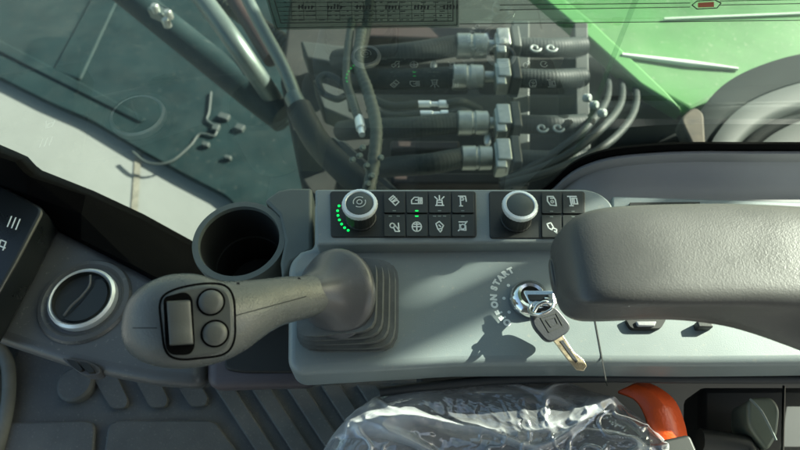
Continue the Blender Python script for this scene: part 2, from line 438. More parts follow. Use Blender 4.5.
# main hydraulic hoses
HZ = -.36
GH = 'hydraulic hoses on the manifold'
for i, (y0, ya, xs, xf, dark) in enumerate(((55, 46, 358, 456, 'topmost'), (81, 77, 372, 452, 'second from the top'), (128, 123, 362, 457, 'third from the top'), (163, 158, 398, 461, 'lowest'))):
    t = thing('hydraulic_hose', P(xf, ya, HZ), 'thick black ribbed hydraulic hose with pale metal fitting, %s of the four' % dark, 'hose', GH)
    s_ = mpp(P(430, ya, HZ))
    m_ = MB(); sg = (2.5, -1.5, 1, 3)[i]; m_.tube([P(xs - 20, y0 + 2 + sg, HZ - .06), P(xs, y0 + sg, HZ - .02), P((xs + xf) / 2, (y0 + ya) / 2 + 1 + sg * .8, HZ + .004 * sg), P(xf, ya, HZ), P(xf + 8, ya, HZ)], 10.5 * s_, 20, smooth=8, ridge=.018, ridge_len=.006)
    m_.build('hose', M['hose'], t)
    m_ = MB(); m_.lathe(P(xf, ya, HZ), (1, 0, 0), [(0, 11 * s_), (1 * s_, 12.5 * s_), (14 * s_, 12.5 * s_), (15 * s_, 11.5 * s_), (17 * s_, 11.5 * s_), (18 * s_, 12.5 * s_), (30 * s_, 12 * s_), (32 * s_, 8 * s_)], 24)
    m_.build('crimp_sleeve', M['zinc'], t)
    m_ = MB(); m_.lathe(P(xf + 29, ya, HZ), (1, 0, 0), [(0, 6 * s_), (14 * s_, 6 * s_)], 18); m_.build('neck', M['zinc'], t)
    m_ = MB()
    m_.tube([P(518, ya + 1, HZ), P(548, ya + 2, HZ), P(572, ya + 1, HZ - .01), P(584, ya, HZ - .015)], 9.5 * s_, 18, smooth=6, ridge=.018, ridge_len=.006)
    m_.build('outgoing_hose', M['hose'], t)
t = thing('valve_manifold', P(505, 100, HZ), 'column of pale metal clamp blocks joining the four hydraulic hoses', 'manifold')
for ya in (46, 77, 123, 158):
    m_ = MB(); m_.box(P(502, ya, HZ), .024, .044, .05); m_.box(P(500, ya, HZ + .012), .018, .052, .02); m_.build('clamp_block', M['zinc'], t, bevel=.003)
    m_ = MB(); m_.box(P(514, ya, HZ), .016, .056, .05); m_.build('flange', M['steel_dark'], t, bevel=.003)
m_ = MB(); m_.prism([P(512, 20, HZ - .04), P(530, 20, HZ - .04), P(530, 185, HZ - .04), P(512, 185, HZ - .04)], (0, 0, -.08)); m_.build('rail', M['steel_dark'], t, bevel=.004)
m_ = MB(); m_.prism([P(574, 22, HZ - .02), P(588, 22, HZ - .02), P(592, 186, HZ - .02), P(578, 186, HZ - .02)], (0, 0, -.14))
tag(m_.build('bulkhead_plate', M['plate'], bevel=.003), 'upright grey-green plate where the outgoing hoses end, right of the manifold', 'plate')
# two small hoses with fittings
for k, (y, x0, lab) in enumerate(((104, 418, 'upper thin hose with a small bright fitting between the thick hoses'), (114, 420, 'lower thin hose with a small bright fitting between the thick hoses'))):
    t = thing('pilot_hose', P(430, y, HZ), lab, 'hose', 'thin hoses between the thick ones')
    s_ = mpp(P(430, y, HZ))
    m_ = MB(); m_.tube([P(368, y - 8 + 3 * k, HZ), P(390, y + 2, HZ), P(x0, y, HZ)], 4 * s_, 12, smooth=5); m_.build('hose', M['hose'], t)
    m_ = MB(); m_.lathe(P(x0, y, HZ), (1, 0, 0), [(0, 3.6 * s_), (12 * s_, 3.6 * s_), (13 * s_, 2.6 * s_), (20 * s_, 2.6 * s_), (21 * s_, 4 * s_), (30 * s_, 4 * s_)], 14); m_.build('fitting', M['satin'], t)
    m_ = MB(); m_.tube([P(x0 + 28, y, HZ), P(x0 + 45, y - 2, HZ), P(x0 + 62, y + 6, HZ - .04)], 4 * s_, 12, smooth=5); m_.build('hose_end', M['hose'], t)
# upright pins beside the manifold
for (x, y) in ((434, 65), (488, 139)):
    m_ = MB(); m_.lathe(P(x, y + 6, HZ - .02), (0, 1, .2), [(0, .004), (.003, .006), (.014, .006), (.022, .004)], 12)
    tag(m_.build('grease_nipple', M['satin']), 'small bright upright grease nipple %s' % ('between the upper two hoses' if x < 450 else 'between the lower two hose fittings'), 'nipple', 'grease nipples')
# looped hose and worn hoses falling towards the cab
pipe('looped_hose', [(345, 96, -.36), (336, 99, -.36), (322, 92, -.36), (319, 80, -.36), (326, 75, -.36), (338, 80, -.36), (348, 92, -.36), (352, 110, -.36)], 3.4, 'small dark hose bent into an open loop', M['hose'], 'hose')
t = thing('worn_hose', P(360, 100, -.3), 'worn grey-green braided hose hanging down with a bright metal ferrule', 'hose')
s_ = mpp(P(360, 100, -.3))
m_ = MB(); m_.tube([P(352, 20, -.34), P(348, 50, -.32), P(347, 80, -.30), P(354, 105, -.29), P(359, 120, -.29)], 4.2 * s_, 14, smooth=6, ridge=.1, ridge_len=.006); m_.build('hose', M['hosegreen'], t)
m_ = MB(); m_.lathe(P(359, 118, -.29), (P(365, 150, -.27) - P(359, 118, -.29)), [(0, 4.5 * s_), (18 * s_, 4.8 * s_), (19 * s_, 3 * s_), (28 * s_, 3 * s_)], 16); m_.build('ferrule', M['satin'], t)
for (x, y) in ((359, 156), (366, 166), (371, 176), (352, 160), (380, 158), (367, 184), (362, 148)):
    m_ = MB(); m_.lathe(P(x, y, -.27), (.3, -.5, .8), [(0, .0045), (.007, .0045), (.009, .003)], 8); m_.build('nut', M['rod'], t)
pipe('braided_hose', [(362, 30, -.33), (358, 62, -.31), (368, 92, -.29), (376, 125, -.28), (374, 160, -.28), (366, 205, -.28)], 6, 'grey-green braided hose looping just right of the worn one', M['hosegreen'], 'hose', ridge=.08)
pipe('black_hose', [(372, -20, -.37), (366, 30, -.36), (356, 70, -.34)], 5, 'short dark hose dropping behind the load chart decal', M['hose'], 'hose')
# curling hoses on the right
for (pts, lab) in (([(500, 186, -.34), (560, 168, -.33), (612, 140, -.34), (636, 104, -.40), (628, 66, -.49), (600, 10, -.52)], 'outermost of the dark hoses curling up along the green bodywork'),
                   ([(500, 182, -.35), (555, 162, -.34), (600, 130, -.33), (622, 98, -.40), (614, 60, -.49), (590, 5, -.52)], 'middle one of the dark hoses curling up along the green bodywork'),
                   ([(510, 178, -.36), (550, 156, -.35), (588, 126, -.34), (608, 94, -.41), (602, 56, -.49), (584, 5, -.52)], 'innermost of the dark hoses curling up along the green bodywork')):
    pipe('curved_hose', pts, 3.6, lab, M['hose'], 'hose', grp='dark hoses curling by the green bodywork')
# ties (white spirals)
for (x, y, lab) in ((543, 48, 'pair of white coiled ties on the topmost outgoing hose'), (550, 128, 'pair of white coiled ties on the lower outgoing hose')):
    t = thing('cable_tie', P(x, y, HZ + .025), lab, 'cable tie', 'white coiled ties')
    s_ = mpp(P(x, y, HZ + .02))
    for dx in (-8, 8):
        pts = [P(x + dx, y, HZ + .022) + Vector((math.cos(a) * r_ * s_, math.sin(a) * r_ * s_, .0)) for a, r_ in [(k * .5 - .4, 2.0 + k * .30) for k in range(14)]]
        m_ = MB(); m_.tube(pts, .0021, 8); m_.build('coil', M['white'], t)
t = thing('shackle_bolt', P(592, 106, -.33), 'row of three bright bolt heads on the curled hoses', 'bolt')
for (x, y) in ((585, 98), (592, 105), (600, 113)):
    m_ = MB(); m_.lathe(P(x, y, -.33), (.5, -.6, .6), [(0, .007), (.009, .007), (.012, .004)], 12); m_.build('bolt_head', M['white'], t)

# green bodywork
t = thing('green_bodywork', P(650, 30, -.45), 'bright green painted machine bodywork outside the window on the right', 'bodywork')
zg = -.42
gp = [P(500, -45, zg), P(577, 20, zg), P(640, 82, zg), P(692, 112, zg), P(745, 82, zg), P(830, 52, zg), P(1000, 20, zg), P(1000, -60, zg)]
m_ = MB(); m_.prism(gp, (.0, .0, -.03)); m_.build('panel', M['green'], t, bevel=.012)
m_ = MB(); m_.prism([P(492, -45, zg + .004), P(512, -45, zg + .004), P(592, 20, zg + .004), P(668, 92, zg + .004), P(684, 110, zg + .004), P(640, 84, zg + .004), P(570, 21, zg + .004)], (0, 0, -.035)); m_.build('folded_edge', M['greendark'], t, bevel=.006)
m_ = MB(); m_.tube([P(622, 55, zg + .004), P(690, 64, zg + .004), P(738, 69, zg + .004)], [.004, .007, .003], 10); m_.build('reflection_streak', M['reflstreak'], t)  # pale tubes, here and below, stand in for reflection streaks on the paint
m_ = MB(); m_.tube([P(664, 19, zg + .004), P(740, 16, zg + .004), P(860, 11, zg + .004)], .0028, 8); m_.build('reflection_line', M['reflstreak'], t)
# dark moulded wheel arch at the right
ARC = [([(676, 170), (690, 128), (722, 86), (770, 62), (830, 50), (960, 40)], [(700, 175), (712, 138), (740, 106), (784, 86), (834, 77), (960, 70)], -.36, 'grille', 'uppermost dark moulded arch below the green bodywork'),
       ([(702, 175), (714, 138), (742, 107), (786, 87), (836, 78), (960, 71)], [(722, 180), (734, 150), (760, 124), (796, 108), (840, 101), (960, 96)], -.35, 'plate', 'middle blue-green moulded arch right of the green bodywork'),
       ([(724, 180), (736, 151), (762, 125), (798, 109), (842, 102), (960, 97)], [(735, 185), (744, 160), (768, 136), (802, 119), (842, 111), (960, 106)], -.37, 'grille', 'thin dark arch between the two broader ones'),
       ([(737, 185), (746, 161), (769, 137), (803, 120), (843, 112), (960, 107)], [(748, 200), (760, 178), (780, 160), (812, 146), (850, 140), (960, 135)], -.345, 'plate', 'lowest broad arch just above the cab window frame')]
for (ua, ub, z_, mt_, lab) in ARC:
    A_ = spline([P(x, y, z_ - .010) for x, y in ua], 6); B_ = spline([P(x, y, z_ - .012) for x, y in ub], 6)
    mid1 = [a.lerp(b_, .25) + Vector((0, 0, .003)) for a, b_ in zip(A_, B_)]; mid2 = [a.lerp(b_, .75) + Vector((0, 0, .004)) for a, b_ in zip(A_, B_)]
    dn = [a - Vector((0, 0, .05)) for a in A_]; dn2 = [a - Vector((0, 0, .05)) for a in B_]
    m_ = MB(); m_.rings([dn, A_, mid1, mid2, B_, dn2], closed=False)
    tag(m_.build('arch_moulding', M[mt_], sharp=70), lab, 'moulding', 'curved mouldings by the green bodywork')
m_ = MB(); m_.prism([P(610, 92, -.5), P(692, 110, -.5), P(900, 50, -.5), P(900, 300, -.5), P(560, 300, -.5)], (0, 0, -.05))
tag(m_.build('mudguard', M['grille'], bevel=.01), 'dull grey-green mudguard surface beneath the curved mouldings', 'mudguard')
m_ = MB(); m_.prism(roundpoly([P(680, 118, -.34), P(694, 106, -.34), P(704, 112, -.34), P(706, 146, -.34), P(694, 148, -.34)], .012), (0, 0, -.03))
tag(m_.build('rusty_bracket', mat('rusty', (.05, .038, .025), .8, var=.5, vscale=60), bevel=.004), 'small rusty brown bracket at the tip of the green bodywork', 'bracket')

# added sun blockers in place of a boom: unseen, gapped to shape the sun patches
L0 = P(440, 345, 0)
sh = Vector((math.cos(SUN_AZ), math.sin(SUN_AZ), 0))
perp = Vector((-sh.y, sh.x, 0))
def shade_pt(off, dist): return L0 + perp * off + sh * dist
t = thing('sun_blocker', shade_pt(.1, 2.4), 'unseen green boom-like blocks added to shape the sun falling into the cab', 'boom')
m_ = MB()
for (o0, o1, z0, z1, nm, d, mt_) in ((0.0, .0385, .88, 2.4, 'blocker_edge', .10, 'rod'), (.0385, .0455, 1.27, 2.4, 'blocker_bridge', .10, 'zinc'), (.0455, 1.0, .88, 3.4, 'blocker_box', .45, 'green')):
    u, v_ = shade_pt(o0, 2.2), shade_pt(o1, 2.2)
    ring = [u, v_, v_ + sh * d, u + sh * d]
    m_ = MB(); m_.prism([Vector((p.x, p.y, z1)) for p in ring], (0, 0, z0 - z1)); m_.build(nm, M[mt_], t, bevel=.004)

# ================================================================== WINDOW
low = [(-120, 110), (0, 160), (14, 163), (22, 171), (30, 178), (84, 199), (135, 222), (186, 249), (250, 290), (520, 300), (560, 188), (578, 168), (605, 156), (650, 149), (700, 146), (800, 146), (960, 146), (2400, 146)]
lowp = [PY(x, y, YW) for x, y in low]
g = MB()
n = len(lowp)
vs = lowp + [Vector((p.x, YW, .75)) for p in lowp]
g.add(vs, [(i, i + 1, n + i + 1, n + i) for i in range(n - 1)])
cab_win = thing('cab_window', (0, YW, 0), 'green tinted side window pane with faint mirror images of the knobs', 'window')
g.build('pane', M['glass'], cab_win, smooth=False)
# load chart decal: see-through film with ruled rows, printed on the pane
dec = MB()
yd = YW - .0015
def D(x, y, o=0): return PY(x, y, yd - o)
dec.add([D(262, -14), D(459, -14), D(459, 27), D(275, 30)], [(0, 1, 2, 3)], 0)
ink = []
def dl(x0, y0, x1, y1, w=.0005, mi=1):
    dec.stroke([D(x0, y0, .0004), D(x1, y1, .0004)], w, (0, -1, 0), mi, th=.0001)
for pts in (((265, -12), (277, 28)), ((277, 28), (457, 25)), ((457, 25), (457, -12)), ((271, -12), (281, 23)), ((281, 23), (453, 21)), ((453, 21), (453, -12))):
    dl(*pts[0], *pts[1], .0006)
for k in range(5):
    y = 17.5 - k * 4.2
    dl(279 - k, y + 2.2, 452, y, .0003)
rr = random.Random(3)
x = 284
while x < 448:
    for k in range(5):
        if rr.random() < .7: dl(x, 20 - k * 4.4, x + rr.uniform(1, 5), 19.9 - k * 4.4, .0006, 1)
    x += rr.uniform(5, 8)
for k in range(6):
    xx = 305 + k * 29 - 6
    for j in range(5):
        hh = rr.uniform(2, 4)
        dl(xx + j * 3.2, 8.5, xx + j * 3.2 + .3, 8.5 - hh, .0012, 1)
for k in range(14):
    dl(292 + k * 12, 21, 291.5 + k * 12, 2, .0003)
ld = dec.build('load_chart_decal', [M['film'], mat('decal_ink', (.02, .028, .025), .6)], cab_win, smooth=False)
dec = MB()
dec.add([D(459.5, -14), D(830, -14), D(830, 20), D(459.5, 24)], [(0, 1, 2, 3)], 0)
for pts in (((460, 24), (830, 20)), ((500, 10), (690, 7)), ((500, 5), (690, 3)), ((720, 5), (830, 3)), ((720, 1), (830, -1))):
    dl(*pts[0], *pts[1], .0005)
dec.stroke([D(*p, .0004) for p in ((692, 5), (697, 1), (715, 0), (721, 3), (717, 8), (697, 9))], .0007, (0, -1, 0), 1, closed=True, th=.0001)
dec.prism([D(*p, .0004) for p in ((698, 3), (714, 2), (714, 7), (698, 7.5))], (0, .0002, 0), 2)
film2 = thin_glass('clear_decal_film', (.86, .95, .90), 1.4, .08, (.35, .5, .42), .2)
dec.build('clear_decal', [film2, bpy.data.materials['decal_ink'], mat('decal_red', (.45, .12, .06), .6)], cab_win, smooth=False)

# black sill strip on the left, between the pane and the side panel
sillb = [P(-120, 150, -.075), P(0, 195, -.075), P(16, 202, -.075), P(24, 206, -.075), P(34, 212, -.075), P(84, 238, -.075), P(135, 265, -.075), P(180, 290, -.075), P(250, 330, -.12)]
up = [PY(x, y, YW - .004) for x, y in ((-120, 108), (0, 157), (14, 162), (22, 170), (30, 177), (84, 198), (135, 221), (186, 248), (250, 290))]
m_ = MB()
mid = [(a + b_) / 2 + Vector((0, 0, .004)) for a, b_ in zip(up, sillb)]
lowr = [p + Vector((0, -.002, -.03)) for p in sillb]
upl = [p + Vector((0, .012, -.01)) for p in up]
m_.rings([upl, up, mid, sillb, lowr], closed=False)
sl = m_.build('window_sill', M['black'])
tag(sl, 'wide matt black slanting sill strip under the left end of the window', 'window sill')
s_ = sl.modifiers.new('s', 'SOLIDIFY'); s_.thickness = .004; s_.offset = -1

# gasket and grey trim on the right
cur = [(500, 235), (535, 200), (552, 186), (566, 173), (582, 163), (606, 155), (640, 150.5), (690, 148), (760, 148), (850, 148), (960, 148)]
t = thing('window_frame', PY(700, 150, YW), 'curved black gasket with grey moulded trim under the right end of the window', 'window frame')
m_ = MB()
m_.rings([spline([PY(x, y - 6 + dy, YW - off) for x, y in cur], 5) for dy, off in ((0, -.008), (0, .008), (2, .011), (7.5, .011), (9, .006), (9, -.008))], closed=False)
m_.build('gasket', M['black'], t)
rows = [(2.5, .006), (3.5, .012), (6, .0145), (11, .0145), (14, .012)]
m_ = MB()
rws = [spline([PY(x, y + dy, YW - off) for x, y in cur], 5) for dy, off in rows]
m_.rings(rws, closed=False)
# concave part down to the console
base = rws[-1]
prev = []
for k in range(1, 9):
    tt = k / 8
    row = []
    for p in base:
        y_end = .292
        yy = p.y + (y_end - p.y) * tt
        zz = p.z + (-.012 - p.z) * tt - .012 * math.sin(math.pi * tt)
        row.append(Vector((p.x, yy, zz)))
    prev.append(row)
m_.rings([base] + prev, closed=False)
m_.build('trim', M['sill'], t, sharp=60)

# ================================================================== CAB ROOF AND FAR DOOR (unseen, added to cut sky light inside)
t = thing('shade_roof', (.2, -.3, 1.05), 'unseen roof slab with pale headliner, added to block sky light over the console and seat', 'roof')
m_ = MB(); m_.box((.25, -.40, 1.12), 2.3, 1.36, .06); m_.build('shell', M['grille'], t, bevel=.02)
m_ = MB(); m_.box((.25, -.40, 1.06), 2.2, 1.26, .05); m_.build('headliner', M['sill'], t, bevel=.02)
t = thing('shade_door', (.2, -.95, -.4), 'unseen dark door slab added on the far side of the seat to block sky light', 'door')  # solid slab added to darken the fill on the armrest's front
m_ = MB(); m_.box((.25, -.97, .30), 2.2, .05, 1.42); m_.build('panel', M['trim'], t, bevel=.015)
m_ = MB(); m_.tube([(-.3, -.93, .1), (-.3, -.90, .12), (.1, -.90, .12), (.1, -.93, .1)], .012, 12, smooth=4); m_.build('handle', M['pad'], t)
# ================================================================== CAB FLOOR AND SIDE
FZ = -.36
m_ = MB(); m_.add([(-.9, -.5, FZ - .03), (.9, -.5, FZ - .03), (.9, .34, FZ - .03), (-.9, .34, FZ - .03)], [(0, 1, 2, 3)])
tag(m_.build('floor', M['mat'], smooth=False), kind='structure')
m_ = MB(); m_.prism([Vector((-.9, .335, -.24)), Vector((1.2, .335, -.24)), Vector((1.2, .36, -.24)), Vector((-.9, .36, -.24))], (0, 0, -.3))
tag(m_.build('cab_wall', M['black'], smooth=False), kind='structure')
# rubber mat with raised pads
t = thing('floor_mat', P(150, 430, FZ), 'grey rubber floor mat with raised pads and slanting ribs', 'floor mat')
m_ = MB(); m_.prism(roundpoly([P(6, 470, FZ), P(4, 405, FZ), P(14, 350, FZ), P(60, 300, FZ), P(470, 300, FZ), P(520, 620, FZ), P(-30, 620, FZ)], .02), (0, 0, -.012)); m_.build('sheet', M['mat'], t, bevel=.004)
zt = FZ + .007
for pts in ([(-20, 424), (86, 420), (95, 424), (92, 470), (-20, 475)], [(108, 424), (118, 420), (214, 420), (240, 455), (245, 480), (100, 480)],
            [(86, 366), (112, 366), (128, 400), (125, 408), (111, 408)], [(128, 366), (152, 366), (168, 399), (165, 407), (150, 407)], [(166, 366), (190, 366), (208, 398), (205, 406), (190, 406)]):
    m_ = MB(); m_.prism(roundpoly([P(*p, zt) for p in pts], .009 if len(pts) > 5 or pts[0][1] > 410 else .005), (0, 0, -.008)); m_.build('pad', M['mat'], t, bevel=.0025)
m_ = MB(); m_.lathe(P(79, 386, FZ), (0, 0, 1), [(0, .024), (.010, .023), (.013, .020)], 28); m_.build('stud', M['mat'], t)
for x in range(212, 500, 36):
    m_ = MB(); m_.prism([P(*p, zt) for p in ((x, 384), (x + 20, 384), (x + 76, 470), (x + 56, 470))], (0, 0, -.008)); m_.build('rib', M['mat'], t, bevel=.002)
m_ = MB(); m_.tube([P(-30, 330, FZ + .02), P(2, 352, FZ + .02), P(9, 380, FZ + .015), P(5, 420, FZ + .01), P(-12, 480, FZ + .01)], .008, 12, smooth=5)
tag(m_.build('mat_edging', M['carpet']), 'pale grey rounded edging along the left side of the floor mat', 'edging')
m_ = MB(); m_.tube([P(-60, 330, FZ), P(-16, 370, FZ + .01), P(-12, 420, FZ), P(-30, 480, FZ)], .022, 14, smooth=5)
tag(m_.build('door_seal', M['carpet']), 'soft beige-grey seal at the lower left corner beyond the mat', 'seal')

# ------------------------------------------------------------------ left side panel with vent, socket
SZ = -.08
t = thing('side_panel', P(120, 330, SZ), 'dark grey moulded side panel carrying a round air vent and a small socket', 'side panel')
m_ = MB()
top = [P(-120, 150, SZ), P(0, 197, SZ), P(40, 214, SZ), P(130, 262, SZ), P(190, 292, SZ), P(203, 300, SZ), P(203, 388, SZ), P(150, 384, SZ), P(108, 376, SZ), P(60, 364, SZ), P(0, 344, SZ), P(-120, 296, SZ)]
m_.prism(top, (0, .006, -.030)); m_.build('panel', M['trim'], t, bevel=.012, seg=5)
m_ = MB()
m_.prism([P(205, 298, SZ), P(315, 300, SZ), P(315, 386, SZ), P(262, 387, SZ), P(205, 389, SZ)], (0, .006, -.030)); m_.build('panel_extension', M['trim2'], t, bevel=.010, seg=4)
m_ = MB()
m_.prism(roundpoly([P(228, 352, SZ + .003), P(244, 334, SZ + .003), P(318, 315, SZ + .003), P(318, 372, SZ + .003), P(240, 372, SZ + .003), P(222, 368, SZ + .003)], .012), (0, 0, -.012)); m_.build('dark_patch', M['dark'], t, bevel=.002)  # flat dark patch set slightly proud of the panel extension
vc = P(85, 301, SZ); s_ = mpp(vc)
m_ = MB(); m_.lathe(vc, (0, 0, 1), [(.0005, 46 * s_), (.003, 44 * s_), (.004, 40 * s_), (.001, 36 * s_), (.001, 30 * s_)], 56, cap0=False, cap1=False)
m_.lathe(vc, (0, 0, 1), [(.001, 30 * s_), (-.002, 30 * s_)], 56, cap0=False, cap1=False); vb = m_.build('air_vent', M['trim'], t)
m_ = MB(); m_.lathe(vc, (0, 0, 1), [(.001, 33 * s_), (.007, 32.5 * s_), (.009, 30 * s_), (.007, 27.5 * s_), (-.004, 27 * s_)], 56, cap0=False, cap1=False); m_.build('ring', M['satin'], vb)
m_ = MB(); m_.lathe(vc, (0, 0, 1), [(.0095, 27.3 * s_), (.0035, 27 * s_), (.0022, 18 * s_), (.0018, 1e-4)], 48, cap0=False); m_.build('bowl', M['pad'], vb)
m_ = MB(); m_.tube([vc + Vector((x * s_, y * s_, .0085)) for x, y in ((3, 24), (5, 12), (0, 0), (-7, -10), (-11, -20))], .0011, 8, smooth=5); m_.build('vane_ridge', M['trim'], vb)
# the vane: S shaped ridge and a half disc tilted up
m_ = MB()
hd = [vc + Vector((math.cos(a) * 25.5 * s_, math.sin(a) * 25.5 * s_, .0075)) for a in [R(-118 + k * 13.4) for k in range(14)]]
hd += [vc + Vector((x * s_, y * s_, .0055)) for x, y in ((2, 20), (4, 8), (0, -2), (-6, -12))]
m_.prism(hd, (0, 0, -.0015)); m_.build('flap', M['vane'], vb, bevel=.0006)
sp = P(82, 365.5, SZ + .004)
def SK(x, y, z): return P(x, y, SZ + z)
m_ = MB(); m_.prism(roundpoly([SK(60, 357, .004), SK(88, 361, .002), SK(101, 368, .0), SK(99, 375, -.001), SK(84, 375, -.001), SK(70, 366, .001)], .005), (0, 0, -.012)); so = m_.build('socket', M['bell'], t, bevel=.001)
m_ = MB(); m_.prism(roundpoly([SK(66, 359, .0050), SK(76, 361, .0045), SK(83, 370, .0034), SK(78, 371, .0034), SK(70, 364, .004)], .002), (0, 0, -.004)); m_.build('slot', M['dark'], so)
m_ = MB(); m_.prism(roundpoly([SK(79, 361, .0050), SK(88, 363, .0045), SK(95, 372, .0034), SK(87, 372.5, .0034)], .002), (0, 0, -.004)); m_.build('slot', M['dark'], so)

# monitor at the far left
t = thing('display_unit', P(10, 220, -.05), 'black display unit with rounded corner and pale slanted marks at left edge', 'display')
dz = -.045
m_ = MB(); m_.prism(roundpoly([P(-90, 152, dz), P(0, 184, dz), P(44, 208, dz), P(16, 262, dz), P(-30, 345, dz), P(-120, 320, dz)], [0, 0, .008, 0, 0, 0]), (0, 0, -.033)); m_.build('housing', M['blackgloss'], t, bevel=.003)
m_ = MB()
for k in range(3):
    m_.stroke([P(7.5 + k * 4.2, 226.5 + k * 1.4, dz + .0002), P(11.5 + k * 4.2, 216.5 + k * 1.4, dz + .0002)], .0011, (0, 0, 1))
for a, b_ in (((-6, 249), (1, 240)), ((1, 240), (6, 242)), ((1, 240), (-1, 246)), ((6, 242), (3, 250)), ((0, 246), (5, 248))):
    m_.stroke([P(*a, dz + .0002), P(*b_, dz + .0002)], .0011, (0, 0, 1))
m_.build('marking', M['icon'], t)

# ------------------------------------------------------------------ cup holder
CZ = -.02
t = thing('cup_holder', P(238, 240, CZ), 'grey round cup holder with flat side tab, empty and dark inside', 'cup holder')
cc = P(239, 240, CZ); s_ = mpp(cc)
ro = 47 * s_
m_ = MB()
m_.lathe(cc, (0, 0, 1), [(-.085, ro * .80), (-.004, ro * 1.0), (0, ro * .985), (0, ro * .86), (-.003, ro * .84), (-.085, ro * .70)], 64, cap0=False, cap1=False)
m_.build('cup_ring', M['cup'], t, sharp=50)
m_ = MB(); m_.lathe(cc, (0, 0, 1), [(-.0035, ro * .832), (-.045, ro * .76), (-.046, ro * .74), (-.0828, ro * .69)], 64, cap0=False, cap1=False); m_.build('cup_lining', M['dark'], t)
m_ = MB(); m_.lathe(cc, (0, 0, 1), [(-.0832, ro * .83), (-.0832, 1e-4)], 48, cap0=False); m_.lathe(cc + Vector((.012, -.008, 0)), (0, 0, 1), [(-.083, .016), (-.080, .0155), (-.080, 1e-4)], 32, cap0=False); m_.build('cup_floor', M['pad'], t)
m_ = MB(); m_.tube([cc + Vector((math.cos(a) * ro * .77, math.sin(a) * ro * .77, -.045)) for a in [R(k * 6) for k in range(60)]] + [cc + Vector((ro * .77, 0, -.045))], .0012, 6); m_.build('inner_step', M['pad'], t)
m_ = MB(); z2 = CZ + .002
m_.prism([P(264, 200, z2), P(278, 190, z2), P(290, 187.5, z2), P(312, 187.5, z2), P(312, 250, z2), P(292, 262, z2), P(282, 282, z2), P(280, 262, z2), P(284.5, 240, z2), P(279, 215, z2)], (0, 0, -.05)); m_.build('tab', M['cup'], t, bevel=.003)

# ================================================================== CONSOLE
con = thing('control_console', P(500, 300, 0), 'grey-green plastic control console with keypads, knobs and ignition lock', 'console')
m_ = MB()
ctop = [P(287, 374, 0), P(288, 262, 0), P(300, 250, 0), P(314, 246, 0), P(314, 200, 0), P(960, 200, 0), P(960, 361, 0), P(800, 363, 0), P(700, 364, 0), P(560, 363, 0), P(454, 364, 0), P(366, 369, 0)]
rads = [.014, .01, 0, 0, 0, 0, 0, 0, 0, 0, 0, 0]
m_.prism(roundpoly(ctop, rads, 8), (0, 0, -.034)); cb = m_.build('body', M['console'], con, bevel=.006, seg=5)
# black skirts beneath
m_ = MB()
m_.prism([P(425, 340, -.034), P(470, 336, -.034), P(560, 334, -.034), P(960, 334, -.034), P(960, 250, -.034), P(425, 250, -.034)], (0, 0, -.30)); m_.build('pedestal', M['console_dark'], con, bevel=.003)
m_ = MB(); m_.tube([P(380, 392, -.04), P(430, 386, -.038), P(500, 380, -.036), P(600, 378, -.036), P(700, 379, -.036), P(960, 380, -.036)], .0035, 10, smooth=5); m_.build('edge_rail', M['console_dark'], con)
# raised bar
BZ = .014
m_ = MB()
bt = [P(315, 189, BZ), P(594, 189, BZ), P(613, 203, BZ), P(616, 241, BZ), P(400, 243.5, BZ), P(316, 244.5, BZ)]
m_.prism(roundpoly(bt, [.003, .012, .008, .002, 0, .003], 5), (0, 0, -.018)); bar = m_.build('switch_bar', M['console'], con, bevel=.003, seg=3)
m_ = MB(); m_.prism([P(612, 196, .002), P(960, 206, .002), P(960, 230, .002), P(612, 215, .002)], (0, 0, -.01)); m_.build('rear_ledge', M['console'], con, bevel=.002)
m_ = MB(); m_.prism([P(630, 202.5, .0045), P(700, 202, .0045), P(700, 206, .0045), P(630, 206, .0045)], (0, 0, -.004)); m_.build('ledge_slot', M['dark'], con)

